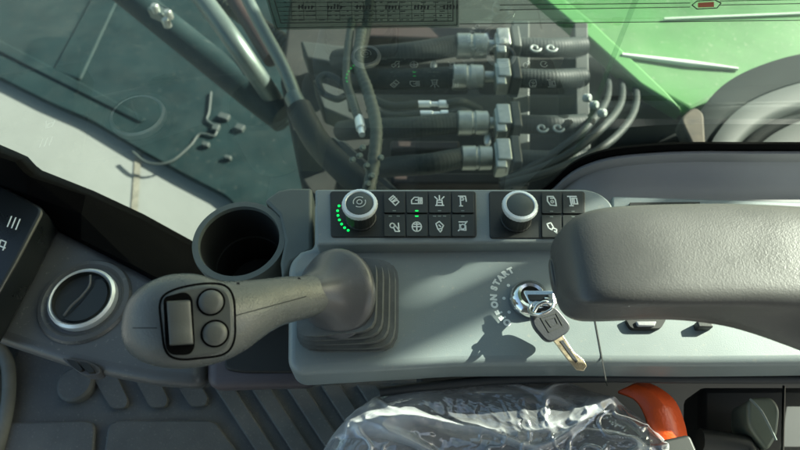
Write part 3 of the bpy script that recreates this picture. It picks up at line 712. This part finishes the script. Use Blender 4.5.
def q(pz, x, y): return P(x, y, pz)
def icon_strokes(mb, cx, cy, z, lines, sc_=6.3, w=.00085, mi=1):
    c = P(cx, cy, z); s1 = mpp(c)
    for ln in lines:
        mb.stroke([c + Vector((x * sc_ * s1, y * sc_ * s1 / .83, 0)) for x, y in ln], w, (0, 0, 1), mi)
def circ(r, n=12, a0=0, a1=360, cx=0, cy=0): return [(cx + r * math.cos(R(a0 + (a1 - a0) * k / n)), cy + r * math.sin(R(a0 + (a1 - a0) * k / n))) for k in range(n + 1)]
ICON = {
 'hand': [[(-.9, .3), (-.2, .9), (.8, -.2)], [(-.5, .2), (.1, .7)], [(-.3, -.1), (.4, .4)], [(-.9, .3), (-.3, -.3), (.2, -.8), (.8, -.2)], [(-.2, -.2), (.5, .1)]],
 'truck': [[(-.9, -.5), (-.9, .1), (-.4, .6), (.3, .6), (.3, -.5), (-.9, -.5)], [(.3, .5), (.9, .5), (.9, -.5), (.3, -.5)], [(-.2, .1), (.9, .1)], [(.6, .5), (.6, -.5)]],
 'beacon': [[(-.7, -.8), (.7, -.8)], [(-.5, -.7), (-.4, .1), (.4, .1), (.5, -.7)], [(0, .2), (0, .9)], [(-.8, .7), (-.4, .3)], [(.8, .7), (.4, .3)], [(-.2, -.3), (.3, -.3)]],
 'flag': [[(-.7, .8), (.5, .8)], [(-.4, .8), (-.4, -.9)], [(-.4, .5), (.1, .5), (.1, .1), (-.4, .1)], [(-.1, .7), (.2, .3)], [(.5, .8), (.6, -.1)], [(-.6, -.9), (-.1, -.9)]],
 'lamp': [circ(.4, 8, 0, 360, -.35, .2), [(0, .4), (.9, -.7)], [(.1, .1), (.8, -.3), (.7, .6)], [(-.1, -.2), (.2, -.8), (.9, -.8)]],
 'horn': [circ(.8, 14), [(-.8, 0), (.8, 0)], [(0, .8), (0, -.8)], [(-.45, .4), (.45, .4)]],
 'drop': [[(-.6, .5), (0, .9), (.7, .2), (.4, -.3), (-.3, -.4), (-.6, .5)], [(-.2, -.5), (.1, -.9), (.4, -.5)], [(-.1, .3), (.2, 0)]],
 'plug': [circ(.42, 8, 0, 360, 0, 0), [(-.8, -.7), (-.3, -.2)], [(.3, .3), (.8, .9)], [(-.6, .8), (.7, .8)], [(-.5, .4), (-.5, -.5), (.5, -.6), (.5, .2)]],
 'door': [[(-.6, .8), (.4, .8), (.7, .2), (.7, -.8), (-.3, -.7), (-.7, 0), (-.6, .8)], circ(.22, 8, 0, 360, .1, -.1), [(-.1, .5), (.4, .5)]],
 'chart': [[(-.8, .8), (.7, .8)], [(-.4, .7), (-.4, -.8)], [(-.1, .5), (-.1, -.5), (.7, -.5), (.7, .5), (-.1, .5)], [(.2, .5), (.2, -.5)], [(-.7, -.8), (-.1, -.8)]],
 'chain': [[(-.7, .6), (0, .8), (.3, .1), (0, -.4), (-.5, -.1), (-.7, .6)], [(.3, -.1), (.8, -.3), (.7, -.9), (.4, -.6)]],
 'loop': [circ(.7, 10, 20, 330), [(.2, .0), (.6, -.4)]],
}
def keypad(x0, x1, y0, y1, cols, rows_, icons, knob, leds, sym):
    pz = BZ + .0012
    m_ = MB(); m_.prism(roundpoly([q(pz, x0, y0), q(pz, x1, y0), q(pz, x1 + .8, y1), q(pz, x0 + .8, y1)], .003), (0, 0, -.003)); pad = m_.build('keypad', M['pad'], con, bevel=.0006)
    bz = pz + .0016
    k = 0
    for ri, (ya, yb) in enumerate(rows_):
        for ci in range(len(cols) - 1):
            xa, xb = cols[ci] + .8, cols[ci + 1] - .8
            m_ = MB(); m_.prism(roundpoly([q(bz, xa, ya), q(bz, xb, ya), q(bz, xb + .4, yb), q(bz, xa + .4, yb)], .0012), (0, 0, -.002), 0)
            cx, cy = (xa + xb) / 2, (ya + yb) / 2
            icon_strokes(m_, cx, cy + (-1.5 if ri == 0 else 1.5), bz, ICON[icons[k]], 5.8, .00105 if x0 < 400 else .00115, 1)
            col = leds[k]
            yy = yb - 1.8 if ri == 0 else ya + 1.8
            for dx in ((-4, 4) if col == 3 else (-5, 0, 5) if col == 4 else (0,)):
                m_.stroke([q(bz, cx + dx - 1.2, yy), q(bz, cx + dx + 1.2, yy)], .0010, (0, 0, 1), 2 if col == 2 else 3)
            m_.build('button', [M['button'], M['icon'], M['led'], M['icondim']], pad, bevel=.0004, seg=2)
            k += 1
    kx, ky = knob
    top = P(kx, ky, pz + .021); c0 = Vector((top.x, top.y, pz)); s1 = mpp(top)
    ro_ = 18.6 * s1
    m_ = MB(); m_.lathe(c0, (0, 0, 1), [(0, ro_ * .86), (.0015, ro_ * .86), (.002, ro_ * .82), (.012, ro_ * .79), (.018, ro_ * .78)], 72, wob=lambda i: 1 - .03 * (i % 3 == 0)); kn = m_.build('rotary_knob', M['pad'], con)
    m_ = MB(); m_.lathe(c0, (0, 0, 1), [(.0175, ro_ * .80), (.0175, ro_ * .94), (.0195, ro_ * .98), (.0215, ro_ * .93), (.0220, ro_ * .78), (.0205, ro_ * .70)], 90, cap0=False, cap1=False, wob=lambda i: 1 - .015 * (i % 3 == 0)); m_.build('knob_ring', M['satin'], kn)
    m_ = MB(); m_.lathe(c0, (0, 0, 1), [(.019, ro_ * .74), (.0214, ro_ * .72), (.0224, ro_ * .5), (.0228, 1e-4)], 48, cap0=False)
    if sym:
        for rr_, a0, a1 in ((.33, 60, 200), (.33, 240, 380), (.14, 0, 360)):
            m_.stroke([c0 + Vector((math.cos(R(a)) * rr_ * ro_, math.sin(R(a)) * rr_ * ro_, .0232)) for a in [a0 + (a1 - a0) * j / 10 for j in range(11)]], .0007, (0, 0, 1), 1)
    m_.build('knob_cap', [M['cap'], M['icon']], kn)
    return pad, c0
pad1, k1 = keypad(330, 476, 191, 237, [383, 405.5, 428, 451, 474.5], [(192, 212.6), (214.4, 236)],
       ['hand', 'truck', 'beacon', 'flag', 'lamp', 'horn', 'drop', 'plug'], (359.6, 203.5), [1, 2, 1, 1, 3, 2, 4, 1], True)
pad2, k2 = keypad(489, 585, 191, 238, [541, 562, 584], [(192, 213.2), (215, 237)], ['door', 'chart', 'chain', 'loop'], (520.3, 205), [1, 0, 1, 0], False)
m_ = MB()
for (x, y) in ((339, 206), (337.6, 210.8), (338, 215.6), (339.4, 220), (341.6, 224.2), (344.6, 227.8), (348.2, 230.4)):
    m_.lathe(P(x, y, BZ + .0013), (0, 0, 1), [(0, .00105), (.0004, .00105)], 10)
m_.build('led_arc', M['led'], pad1)

# seams, latch, clip on the right half of the console
m_ = MB(); m_.box((P(600, 330, 0) + P(601, 372, 0)) / 2 + Vector((0, .0, .0001)), .0008, .052, .0006, 0); m_.build('seam', M['dark'], con)
m_ = MB(); m_.prism(roundpoly([P(625, 318, .004), P(667, 318, .004), P(661, 328.5, .004), P(631, 328.5, .004)], .003), (0, 0, -.005)); lt = m_.build('latch', M['dark'], con, bevel=.001)
m_ = MB(); m_.prism([P(636, 321, .006), P(657, 321, .006), P(655, 326, .006), P(638, 326, .006)], (0, 0, -.003)); m_.build('latch_tongue', M['sill'], lt, bevel=.001)
m_ = MB(); m_.box(P(703, 326, .003), .011, .005, .008); m_.build('clip', M['pad'], con, bevel=.001)

# printed lettering by the lock: OFF, ON, START on an arc
def glyphs(text, size, place, mb, mi=0):
    for ch, (pos, ang) in zip(text, place):
        cu = bpy.data.curves.new('g', 'FONT'); cu.body = ch; cu.size = size; cu.align_x = 'CENTER'; cu.align_y = 'CENTER'; cu.offset = size * .07; cu.extrude = .0001
        ob = bpy.data.objects.new('g', cu); C.objects.link(ob)
        dg = bpy.context.evaluated_depsgraph_get()
        me = bpy.data.meshes.new_from_object(ob.evaluated_get(dg))
        mtx = Matrix.Translation(pos) @ Matrix.Rotation(ang, 4, 'Z')
        mb.add([mtx @ v.co for v in me.vertices], [tuple(p.vertices) for p in me.polygons], mi)
        bpy.data.objects.remove(ob); bpy.data.meshes.remove(me); bpy.data.curves.remove(cu)
LK = P(529, 300, 0); s0 = mpp(LK)
m_ = MB()
def arc(text, amid, step, rad):
    n = len(text)
    pl = []
    for i in range(n):
        a = R(amid - (i - (n - 1) / 2) * step)
        pl.append((LK + Vector((math.cos(a) * rad, math.sin(a) * rad, .0002)), a - math.pi / 2))
    glyphs(text, .0066, pl, m_)
arc('START', 137, 11, 36 * s0); arc('ON', 182, 13, 35 * s0); arc('OFF', 214, 11, 34 * s0)
for a in (140, 176, 212):
    m_.lathe(LK + Vector((math.cos(R(a)) * 25 * s0, math.sin(R(a)) * 25 * s0, .0001)), (0, 0, 1), [(0, .0013), (.0002, .0013)], 12)
m_.build('lettering', M['icon'], con, smooth=False)

# ignition lock
m_ = MB(); m_.lathe(LK, (0, 0, 1), [(.0, 20 * s0), (.003, 20 * s0), (.007, 17.5 * s0), (.009, 13 * s0), (.0085, 10 * s0), (.004, 9.5 * s0)], 56, cap0=False, cap1=False); lk = m_.build('ignition_lock', M['chrome'], con)
m_ = MB(); m_.lathe(LK, (0, 0, 1), [(.0, 10 * s0), (.005, 10 * s0), (.0055, 8 * s0)], 40); m_.build('lock_barrel', M['dark'], lk)

# keys
t = thing('ignition_key', LK + Vector((0, 0, .009)), 'chrome key standing in the ignition lock, its bow towards the armrest', 'key')
m_ = MB()
ka, kb = P(531, 300, .006), P(553, 298, .030)
d_ = (kb - ka); nrm = Vector((0, 1, .0)).cross(d_).normalized(); sd = Vector((0, 1, 0))
m_.prism([ka - sd * .0035, ka + sd * .0035, kb + sd * .0035, kb - sd * .0035], nrm * .0018); m_.build('shank', M['chrome'], t, bevel=.0004)
m_ = MB(); bow = P(545, 297, .024)
m_.prism(roundpoly([P(522, 290, .017), P(556, 290, .026), P(562, 298, .028), P(556, 306, .026), P(530, 306, .019)], .003), Vector((.001, 0, -.003))); m_.build('bow', M['chrome'], t, bevel=.0009)
m_ = MB(); m_.prism(roundpoly([P(527, 294.5, .0195), P(548, 294.5, .0253), P(549, 300, .0253), P(529, 300, .02)], .001), Vector((.001, 0, -.0012))); m_.build('bow_slot', M['dark'], t)
t2 = thing('key_ring', P(540, 310, .022), 'small shiny split ring linking the two keys', 'key ring')
m_ = MB()
rc = P(541, 307, .024); ru = Vector((.8, .25, .35)).normalized(); rv = Vector((-.1, .75, -.55)).normalized()
m_.tube([rc + (ru * math.cos(R(a)) + rv * math.sin(R(a))) * .0088 for a in range(0, 361, 12)], .0011, 10)
m_.tube([rc + Vector((0, 0, .0016)) + (ru * math.cos(R(a)) + rv * math.sin(R(a))) * .0088 for a in range(0, 300, 12)], .0009, 10)
m_.build('ring', M['chrome'], t2)
# the hanging key: black head with pressed emblem and pale blade
t = thing('spare_key', P(556, 330, .012), 'key with black moulded head and pale brassy blade hanging over console edge', 'key')
p0 = P(550, 322, .020); nn = Vector((.12, -.22, 1)).normalized()
def K(x, y, o=0): return PP(x, y, p0 + nn * o, nn)
m_ = MB(); m_.prism(roundpoly([K(531, 315), K(534, 309), K(553, 305), K(560, 311), K(571, 325), K(569, 332), K(553, 342), K(546, 341), K(534, 327)], .0035), -nn * .005); kh = m_.build('key_head', M['keyhead'], t, bevel=.0011)
m_ = MB()
m_.stroke([K(*p, .0002) for p in ((541, 318), (556, 313), (563, 326), (549, 332))], .0007, nn, closed=True)
m_.stroke([K(*p, .0002) for p in ((546, 320), (555, 317), (558, 324), (551, 327), (546, 320))], .0005, nn)
m_.build('emblem', M['button'], kh)
m_ = MB(); m_.prism([K(x, y, -.0012) for x, y in ((553, 340), (563, 335), (574, 352), (584, 360), (587, 366), (584, 371), (577, 370), (566, 357))], -nn * .0018); m_.build('blade', M['brass'], t, bevel=.0004)
m_ = MB(); m_.prism([K(x, y, -.0008) for x, y in ((560, 341), (563, 340), (578, 361), (576, 363))], -nn * .0006); m_.build('blade_groove', M['keyhead'], t)
m_ = MB(); m_.tube([K(534, 312, .001), K(538, 305, .003), K(546, 302, .004), K(552, 306, .001)], .0016, 10, smooth=5); m_.build('loop', M['chrome'], t)

# ================================================================== JOYSTICK
t = thing('joystick', P(348, 305, 0), 'worn grey-brown joystick with rocker and two round buttons on pleated boot', 'joystick')
# pleated boot: stacked rounded squares
m_ = MB()
bc0, bc1 = P(350, 306, 0), P(337, 298, .030)
rs = []
NP = 4
def rsq(c, h, ax, rad=.38):
    out = []
    for k in range(48):
        a = 2 * math.pi * k / 48 + R(0)
        ca, sa = math.cos(a), math.sin(a)
        e = 6.0
        r = h / ((abs(ca) ** e + abs(sa) ** e) ** (1 / e))
        out.append(c + Vector((ca * r, sa * r, 0)) + ax * 0)
    return out
tiltv = Vector((-.45, -.1, 0))
def bring(t_, h, dz_):
    c = bc0.lerp(bc1, t_) + Vector((0, 0, dz_))
    pts = rsq(c, h, tiltv)
    for p in pts:       # lean of each pleat grows towards the top
        p.z += ((p.x - c.x) * .26 + (p.y - c.y) * .05) * t_
    return pts
rs.append(bring(0, .0365, 0)); rs.append(bring(0, .0368, .003))
for k in range(NP):
    t0 = (k + .15) / NP; t1 = (k + .6) / NP; t2_ = (k + 1) / NP
    h = .0356 - k * .0026
    rs.append(bring(t0, h - .0056, .0012)); rs.append(bring(t1 - .12, h - .0006, .0014)); rs.append(bring(t1 + .10, h, .0030)); rs.append(bring(t2_ - .06, h - .0070, .0038))
m_.rings(rs); bt_ = m_.build('boot', M['boot'], t, sharp=50)
# bell and neck
ba, bb = P(335, 294, .034), P(290, 298, .064)
ax = (bb - ba).normalized()
ax = (ax + Vector((0, 0, .15))).normalized()
m_ = MB(); m_.lathe(ba, ax, [(-.006, .0290), (-.0045, .0316), (-.001, .0322), (.0015, .0316), (.0045, .0290), (.009, .0245), (.014, .0205), (.019, .0172), (.025, .0148), (.030, .0128), (.034, .0105)], 56); m_.build('bell', M['bell'], t, sharp=60)
# grip: lofted superellipse sections
secs = [(318, 293, .050, 20, .0140), (304, 297, .056, 21.5, .0150), (290, 299, .063, 23, .0160), (275, 302, .070, 24.5, .0168), (262, 305.5, .077, 27, .0172), (248, 310, .083, 31, .0178), (234, 315, .088, 36, .0185),
        (220, 318.5, .092, 41, .0195), (205, 320, .095, 45, .0205), (188, 320.5, .097, 47, .0210), (170, 321, .097, 46, .0205), (156, 322, .096, 42, .0190), (145, 322.5, .094, 36, .0165), (137, 323, .092, 28, .0130), (132.5, 323, .091, 18, .0085), (130.5, 323, .090, 8, .004)]
cs = [P(a, b_, c) for a, b_, c, d, e in secs]
rs = []
for i, (a, b_, c, hw, rn) in enumerate(secs):
    T = (cs[min(i + 1, len(cs) - 1)] - cs[max(i - 1, 0)])
    T.z *= .6; T.normalize()
    view = (O - cs[i]).normalized()
    B = T.cross(view).normalized()
    N = B.cross(T).normalized()
    if N.dot(view) < 0: N = -N
    r = hw * mpp(cs[i])
    ring = []
    for k in range(40):
        a_ = 2 * math.pi * k / 40
        e = 2.35
        ca, sa = math.cos(a_), math.sin(a_)
        ring.append(cs[i] + B * (r * math.copysign(abs(ca) ** (2 / e), ca)) + N * (rn * math.copysign(abs(sa) ** (2 / e), sa)))
    rs.append(ring)
# refine lengthwise
cols = [spline([rs[i][k] for i in range(len(rs))], 4) for k in range(40)]
rs2 = [[cols[k][j] for k in range(40)] for j in range(len(cols[0]))]
m_ = MB(); m_.rings(rs2); gr = m_.build('grip', M['grip'], t, sharp=80)
from mathutils.bvhtree import BVHTree
def surf(o):
    me = o.data
    return BVHTree.FromPolygons([v.co.copy() for v in me.vertices], [tuple(p.vertices) for p in me.polygons])
gb = surf(gr)
def onto(px, py, off=0):
    d = ray(px, py).normalized()
    h = gb.ray_cast(O, d)
    return (h[0] - d * off) if h[0] else None
# button plate follows a plane through points on the surface
pa, pb_, pc = onto(170, 300), onto(225, 315), onto(185, 352)
pn = (pb_ - pa).cross(pc - pa).normalized()
if pn.z < 0: pn = -pn
pp0 = onto(200, 321) + pn * .0012
def G(x, y, o=0): return PP(x, y, pp0 + pn * o, pn)
m_ = MB(); m_.prism(roundpoly([G(161, 300), G(175, 291), G(203, 285), G(224, 287), G(232, 298), G(233, 340), G(224, 353), G(178, 358), G(167, 351)], .007, 6), -pn * .012); pl = m_.build('button_plate', M['gripplate'], t, bevel=.0012)
m_ = MB()
m_.stroke(roundpoly([G(x, y, -.0009) for x, y in ((158.5, 299), (173, 289), (203, 283), (226, 284), (234.5, 297), (235.5, 341), (226, 355.5), (178, 360.5), (164.5, 353))], .007, 6), .0012, pn, closed=True); m_.build('plate_gap', M['black'], pl)
m_ = MB(); m_.prism(roundpoly([G(163, 297, .0003), G(186, 291.5, .0003), G(192.5, 298, .0003), G(195, 347, .0003), G(190, 355, .0003), G(171, 355, .0003), G(165.5, 348, .0003)], .003), -pn * .002); m_.build('rocker_well', M['black'], pl)
m_ = MB()
prof = [(301, .0005), (302.5, .0026), (312, .0034), (322, .0030), (332, .0034), (342, .0052), (344.5, .0046), (345.5, .0005)]
ra, rb = [], []
m_.rings([[G(166.5 + (y - 299) * .07, y, -.001), G(166.5 + (y - 299) * .07, y, z - .0008), G(169 + (y - 299) * .07, y, z), G(187.5 + (y - 299) * .07, y - 1, z), G(190 + (y - 299) * .07, y - 1, z - .0008), G(190 + (y - 299) * .07, y - 1, -.001)] for y, z in prof])
m_.build('rocker_switch', M['gripbtn'], pl, sharp=50)
for (x, y) in ((211, 302), (215, 333.5)):
    c = G(x, y, 0); s1 = mpp(c)
    m_ = MB(); m_.lathe(c, pn, [(.0, 13.8 * s1), (.0003, 13.8 * s1), (.0004, 11.6 * s1)], 36, cap1=True); m_.build('button_gap', M['black'], pl)
    m_ = MB(); m_.lathe(c, pn, [(.0, 11.9 * s1), (.0014, 11.7 * s1), (.0024, 10 * s1), (.0030, 6 * s1), (.0031, 1e-4)], 36); m_.build('push_button', M['gripbtn'], pl)
# mould seam and pin holes
m_ = MB()
sm = [onto(x, y, -.00015) for x, y in [(236 + k * 5, 315.5 - k * 1.35) for k in range(15)]]
m_.tube([p for p in sm if p], .00035, 6); m_.build('mould_seam', M['dark'], t); m_ = MB()
sm = [onto(x, 328, -.00015) for x in range(133, 160, 3)]
m_.tube([p for p in sm if p], .00035, 6)
m_.build('mould_seam', M['dark'], t)

for (x, y) in ((238, 284), (299, 279)):
    p_ = onto(x, y, -.0002)
    if p_:
        m_ = MB(); m_.lathe(p_, (O - p_), [(-.001, .0010), (.0003, .0010)], 12); m_.build('pin_hole', M['dark'], t)
# ================================================================== ARMREST
t = thing('armrest', P(700, 290, .1), 'sunlit pebble-grained taupe armrest pad reaching in from the right', 'armrest')
secs = [  # px x, top y, crease y, bottom y
 (553.5, 262, 284, 300, .094), (555, 247, 290, 311, .1), (560, 236, 295, 318, .107), (568, 226, 298, 322, .113), (580, 217, 299, 323.5, .117), (596, 211, 299, 324, .12), (620, 207, 299, 323.5, .122), (660, 205, 299, 322, .123), (700, 204, 299, 323, .123), (740, 203.5, 299, 328, .123), (770, 204, 300, 336, .123), (800, 205, 301, 347, .123), (840, 207, 303, 362, .123), (960, 212, 310, 400, .123)]
rows_ = []
for (x, ty, cy, by, zt_) in secs:
    far = P(x, ty, zt_ - .008); nr = P(x, cy, zt_ - .001)
    xx = P(x, (ty + cy) / 2, .114 if x < 640 else .123).x + .0065 * max(0, (640 - x) / 87) ** 2
    yf, yn = far.y, nr.y
    bot = P(x, by, .083); yb_, zb = bot.y, .083
    if x < 580: zb = .083 + (580 - x) / 27 * .004
    w = yf - yn
    tk = min(1, (zt_ - zb) / .040)
    pts = [(yf, zt_ - .010 * tk), (yf - .0025, zt_ - .0045 * tk), (yf - .008, zt_ - .001 * tk), (yf - w * .3, zt_ + .0012 * tk), (yf - w * .55, zt_ + .0014 * tk), (yn + w * .2, zt_ + .0012 * tk), (yn + w * .05, zt_ + .0002 * tk), (yn - .0018, zt_ - .0035 * tk), (yn - .002 + (yb_ - yn) * .2, zt_ - .012 * tk),
           (yn - .002 + (yb_ - yn) * .7, (zt_ + zb) / 2 - .006 * tk), (yb_, zb + .006 * tk), (yb_ + .004, zb), (yb_ + (yf - yb_) * .5, zb - .002 * tk), (yf - .006, zb + .001 * tk), (yf + .0005, zb + .010 * tk), (yf + .001, (zt_ + zb) / 2)]
    rows_.append([Vector((xx, a, b_)) for a, b_ in pts])
c_ = sum(rows_[0], Vector()) / 16
rows_ = [[c_.lerp(p, f) + Vector((dx, 0, 0)) for p in rows_[0]] for f, dx in ((.02, -.0024), (.5, -.0021), (.85, -.0011))] + rows_
cols = [spline([rows_[i][k] for i in range(len(rows_))], 4) for k in range(16)]
rs2 = []
for j in range(len(cols[0])):
    rg = [cols[k][j] for k in range(16)]
    rs2.append([p for i in range(16) for p in spline([rg[i - 1], rg[i], rg[(i + 1) % 16], rg[(i + 2) % 16]], 3)[3:6]])
m_ = MB(); m_.rings(rs2); m_.build('pad', M['armrest'], t, sharp=80)
m_ = MB(); m_.prism([P(860, 250, .084), P(960, 250, .084), P(960, 320, .084), P(870, 320, .084)], (0, 0, -.03)); m_.build('support_arm', M['console_dark'], t, bevel=.004)

# ================================================================== SEAT IN CLEAR WRAP
wm = bpy.data.materials.new('clear_film'); wm.use_nodes = True; nt = wm.node_tree
for n in list(nt.nodes): nt.nodes.remove(n)
out = nt.nodes.new('ShaderNodeOutputMaterial')
tr = nt.nodes.new('ShaderNodeBsdfTransparent'); tr.inputs[0].default_value = (.86, .88, .89, 1)
gl = nt.nodes.new('ShaderNodeBsdfGlossy'); gl.inputs['Roughness'].default_value = .12; gl.inputs[0].default_value = (.95, .96, 1, 1)
df = nt.nodes.new('ShaderNodeBsdfDiffuse'); df.inputs[0].default_value = (.75, .77, .80, 1)
m1 = nt.nodes.new('ShaderNodeMixShader'); m2 = nt.nodes.new('ShaderNodeMixShader'); 
mr_ = nt.nodes.new('ShaderNodeValToRGB'); mr_.color_ramp.elements[0].position = .44; mr_.color_ramp.elements[1].position = .70
mr_.color_ramp.elements[0].color = (.07, .07, .07, 1); mr_.color_ramp.elements[1].color = (.55, .55, .55, 1)
tc = nt.nodes.new('ShaderNodeTexCoord'); mu = nt.nodes.new('ShaderNodeTexNoise'); mu.inputs['Scale'].default_value = 26; mu.inputs['Detail'].default_value = 3; mu.inputs['Distortion'].default_value = 1.6
bp = nt.nodes.new('ShaderNodeBump'); bp.inputs['Strength'].default_value = .5; bp.inputs['Distance'].default_value = .006
nt.links.new(tc.outputs['Object'], mu.inputs['Vector'])
wmx = nt.nodes.new('ShaderNodeMix'); wmx.data_type = 'VECTOR'; wmx.inputs[0].default_value = .08
nt.links.new(tc.outputs['Object'], wmx.inputs[4]); nt.links.new(mu.outputs['Color'], wmx.inputs[5])
mu.inputs['Scale'].default_value = 24; mu.inputs['Detail'].default_value = 4; mu.inputs['Distortion'].default_value = .8
nt.links.new(mu.outputs['Fac'], bp.inputs['Height'])
bp.inputs['Strength'].default_value = .5; bp.inputs['Distance'].default_value = .010
at = nt.nodes.new('ShaderNodeAttribute'); at.attribute_name = 'fold'
mr_.color_ramp.elements[0].position = .05; mr_.color_ramp.elements[0].color = (.15, .15, .15, 1)
mr_.color_ramp.elements[1].position = .9; mr_.color_ramp.elements[1].color = (.62, .62, .62, 1)
nt.links.new(at.outputs['Fac'], mr_.inputs[0]); nt.links.new(mr_.outputs[0], m2.inputs[0])
fr = schlick(nt, .19, 2.5, bp.outputs[0])
for q_ in (gl, df): nt.links.new(bp.outputs[0], q_.inputs['Normal'])
nt.links.new(fr, m1.inputs[0]); nt.links.new(tr.outputs[0], m1.inputs[1]); nt.links.new(gl.outputs[0], m1.inputs[2])
nt.links.new(m1.outputs[0], m2.inputs[1]); nt.links.new(df.outputs[0], m2.inputs[2]); nt.links.new(m2.outputs[0], out.inputs[0])

def mound(x0, x1, y0, y1, zt_, drop, e, nx, ny, disp):
    m_ = MB(); rs = []
    for j in range(ny + 1):
        v = -1 + 2 * j / ny; row = []
        for i in range(nx + 1):
            u = -1 + 2 * i / nx
            # squeeze the grid towards a superellipse outline
            k = (abs(u) ** e + abs(v) ** e) ** (1 / e) if (u or v) else 0
            mxx = max(abs(u), abs(v), 1e-6)
            uu, vv = u * mxx / max(k, 1e-6), v * mxx / max(k, 1e-6)
            rr_ = mxx
            x = (x0 + x1) / 2 + uu * (x1 - x0) / 2; y = (y0 + y1) / 2 + vv * (y1 - y0) / 2
            z = zt_ - drop * (rr_ ** 26)
            p = Vector((x, y, z)) + disp(x, y, rr_)
            row.append(p)
        rs.append(row)
    m_.rings(rs, closed=False); return m_
sx0, sx1 = P(278, 430, -.05).x, P(716, 420, -.05).x
sy1 = P(480, 379, -.028).y + .022; sy0 = sy1 - .42
m_ = mound(sx0 + .012, sx1 - .01, sy0, sy1 - .010, -.046, .10, 3.2, 50, 40, lambda x, y, r: Vector((0, 0, .003 * math.sin(x * 22))))
tag(m_.build('seat_cushion', M['seat'], sharp=80), 'black seat cushion under the clear film', 'seat')
folds = []
def wr(x, y, r):
    wv = noise.noise_vector(Vector((x * 9, y * 9, 3))) * .8
    p = Vector((x * 7 + y * 5, y * 17 - x * 3, 0)) + wv
    a = max(0, 1 - abs(noise.noise(p)) * 7) ** 1.6
    q1 = Vector((x * 26 - y * 20, y * 32 + x * 22, 5)) + wv * 1.5
    m1 = max(0, min(1, .6 + 2.2 * noise.noise(Vector((x * 13, y * 13, 11)))))
    b2 = max(0, 1 - abs(noise.noise(q1)) * 6) ** 1.8 * m1
    q2 = Vector((x * 62 + y * 30, y * 58 - x * 26, 8)) + wv * 2
    m2_ = max(0, min(1, .25 + 3 * noise.noise(Vector((x * 16, y * 16, 21)))))
    c2 = max(0, 1 - abs(noise.noise(q2)) * 5) ** 2 * m2_
    broad = noise.noise(Vector((x * 16, y * 13, 2)))
    z = .0065 * a + .0046 * b2 + .0024 * c2 + .007 * broad + .0005 * noise.noise(Vector((x * 170, y * 170, 1)))
    nv = noise.noise_vector(Vector((x * 22, y * 22, 1)))
    e = .006 * r ** 5
    folds.append(min(1, .85 * a + .7 * b2 + .6 * c2 + max(0, broad) * .45 + (.35 if r > .985 else 0)))
    return Vector((nv.x * e, nv.y * e, z))
m_ = mound(sx0, sx1, sy0 - .01, sy1, -.034, .12, 2.9, 460, 420, wr)
o = tag(m_.build('seat_wrap', wm, sharp=180), 'crumpled clear plastic film covering the seat, full of bright creases', 'plastic wrap')
fa = o.data.attributes.new('fold', 'FLOAT', 'POINT')
fa.data.foreach_set('value', folds)
# orange belt end
t = thing('seat_belt', P(655, 405, -.05), 'bright orange seat belt end tucked beside the wrapped seat', 'seat belt')
m_ = MB()
L_ = [P(618, 391, -.05), P(634, 398, -.046), P(644, 412, -.046), P(650, 432, -.05), P(652, 460, -.06)]
R_ = [P(644, 381, -.06), P(660, 388, -.055), P(676, 402, -.055), P(686, 428, -.06), P(690, 460, -.07)]
m_.rings([spline(L_, 5), spline([(a + b_) / 2 + Vector((0, 0, .006)) for a, b_ in zip(L_, R_)], 5), spline(R_, 5)], closed=False)
o = m_.build('webbing', M['orange'], t); s_ = o.modifiers.new('s', 'SOLIDIFY'); s_.thickness = .003
m_ = MB(); m_.prism(roundpoly([P(662, 440, -.04), P(690, 434, -.04), P(702, 462, -.04), P(668, 470, -.04)], .004), (0, 0, -.02)); m_.build('buckle', M['pad'], t, bevel=.002)
# seat-side lever cover in thin plastic
t = thing('lever_cover', P(765, 420, -.06), 'olive-grey bagged lever end beside the seat at lower right', 'lever cover')
m_ = MB(); m_.prism(roundpoly([P(748, 398, -.05), P(772, 396, -.05), P(781, 408, -.05), P(778, 436, -.06), P(768, 452, -.065), P(748, 425, -.06)], .006), (0, 0, -.03)); m_.build('bag', M['olive'], t, bevel=.004)
m_ = MB(); m_.tube([P(750, 399, -.047), P(762, 412, -.046), P(776, 440, -.055)], .0009, 6, smooth=4); m_.build('crease', M['icondim'], t)
t = thing('seat_rail', P(740, 445, -.12), 'black seat rail and side frame in the dark lower right corner', 'seat rail')
m_ = MB(); m_.prism([P(700, 386, -.09), P(960, 386, -.09), P(960, 520, -.09), P(700, 520, -.09)], (0, 0, -.04)); m_.build('side_frame', M['console_dark'], t, bevel=.006)
m_ = MB(); m_.tube([P(700, 440, -.075), P(745, 446, -.075), P(760, 470, -.075)], .009, 12); m_.tube([P(784, 386, -.07), P(782, 470, -.07)], .0012, 8); m_.build('rail', M['pad'], t)
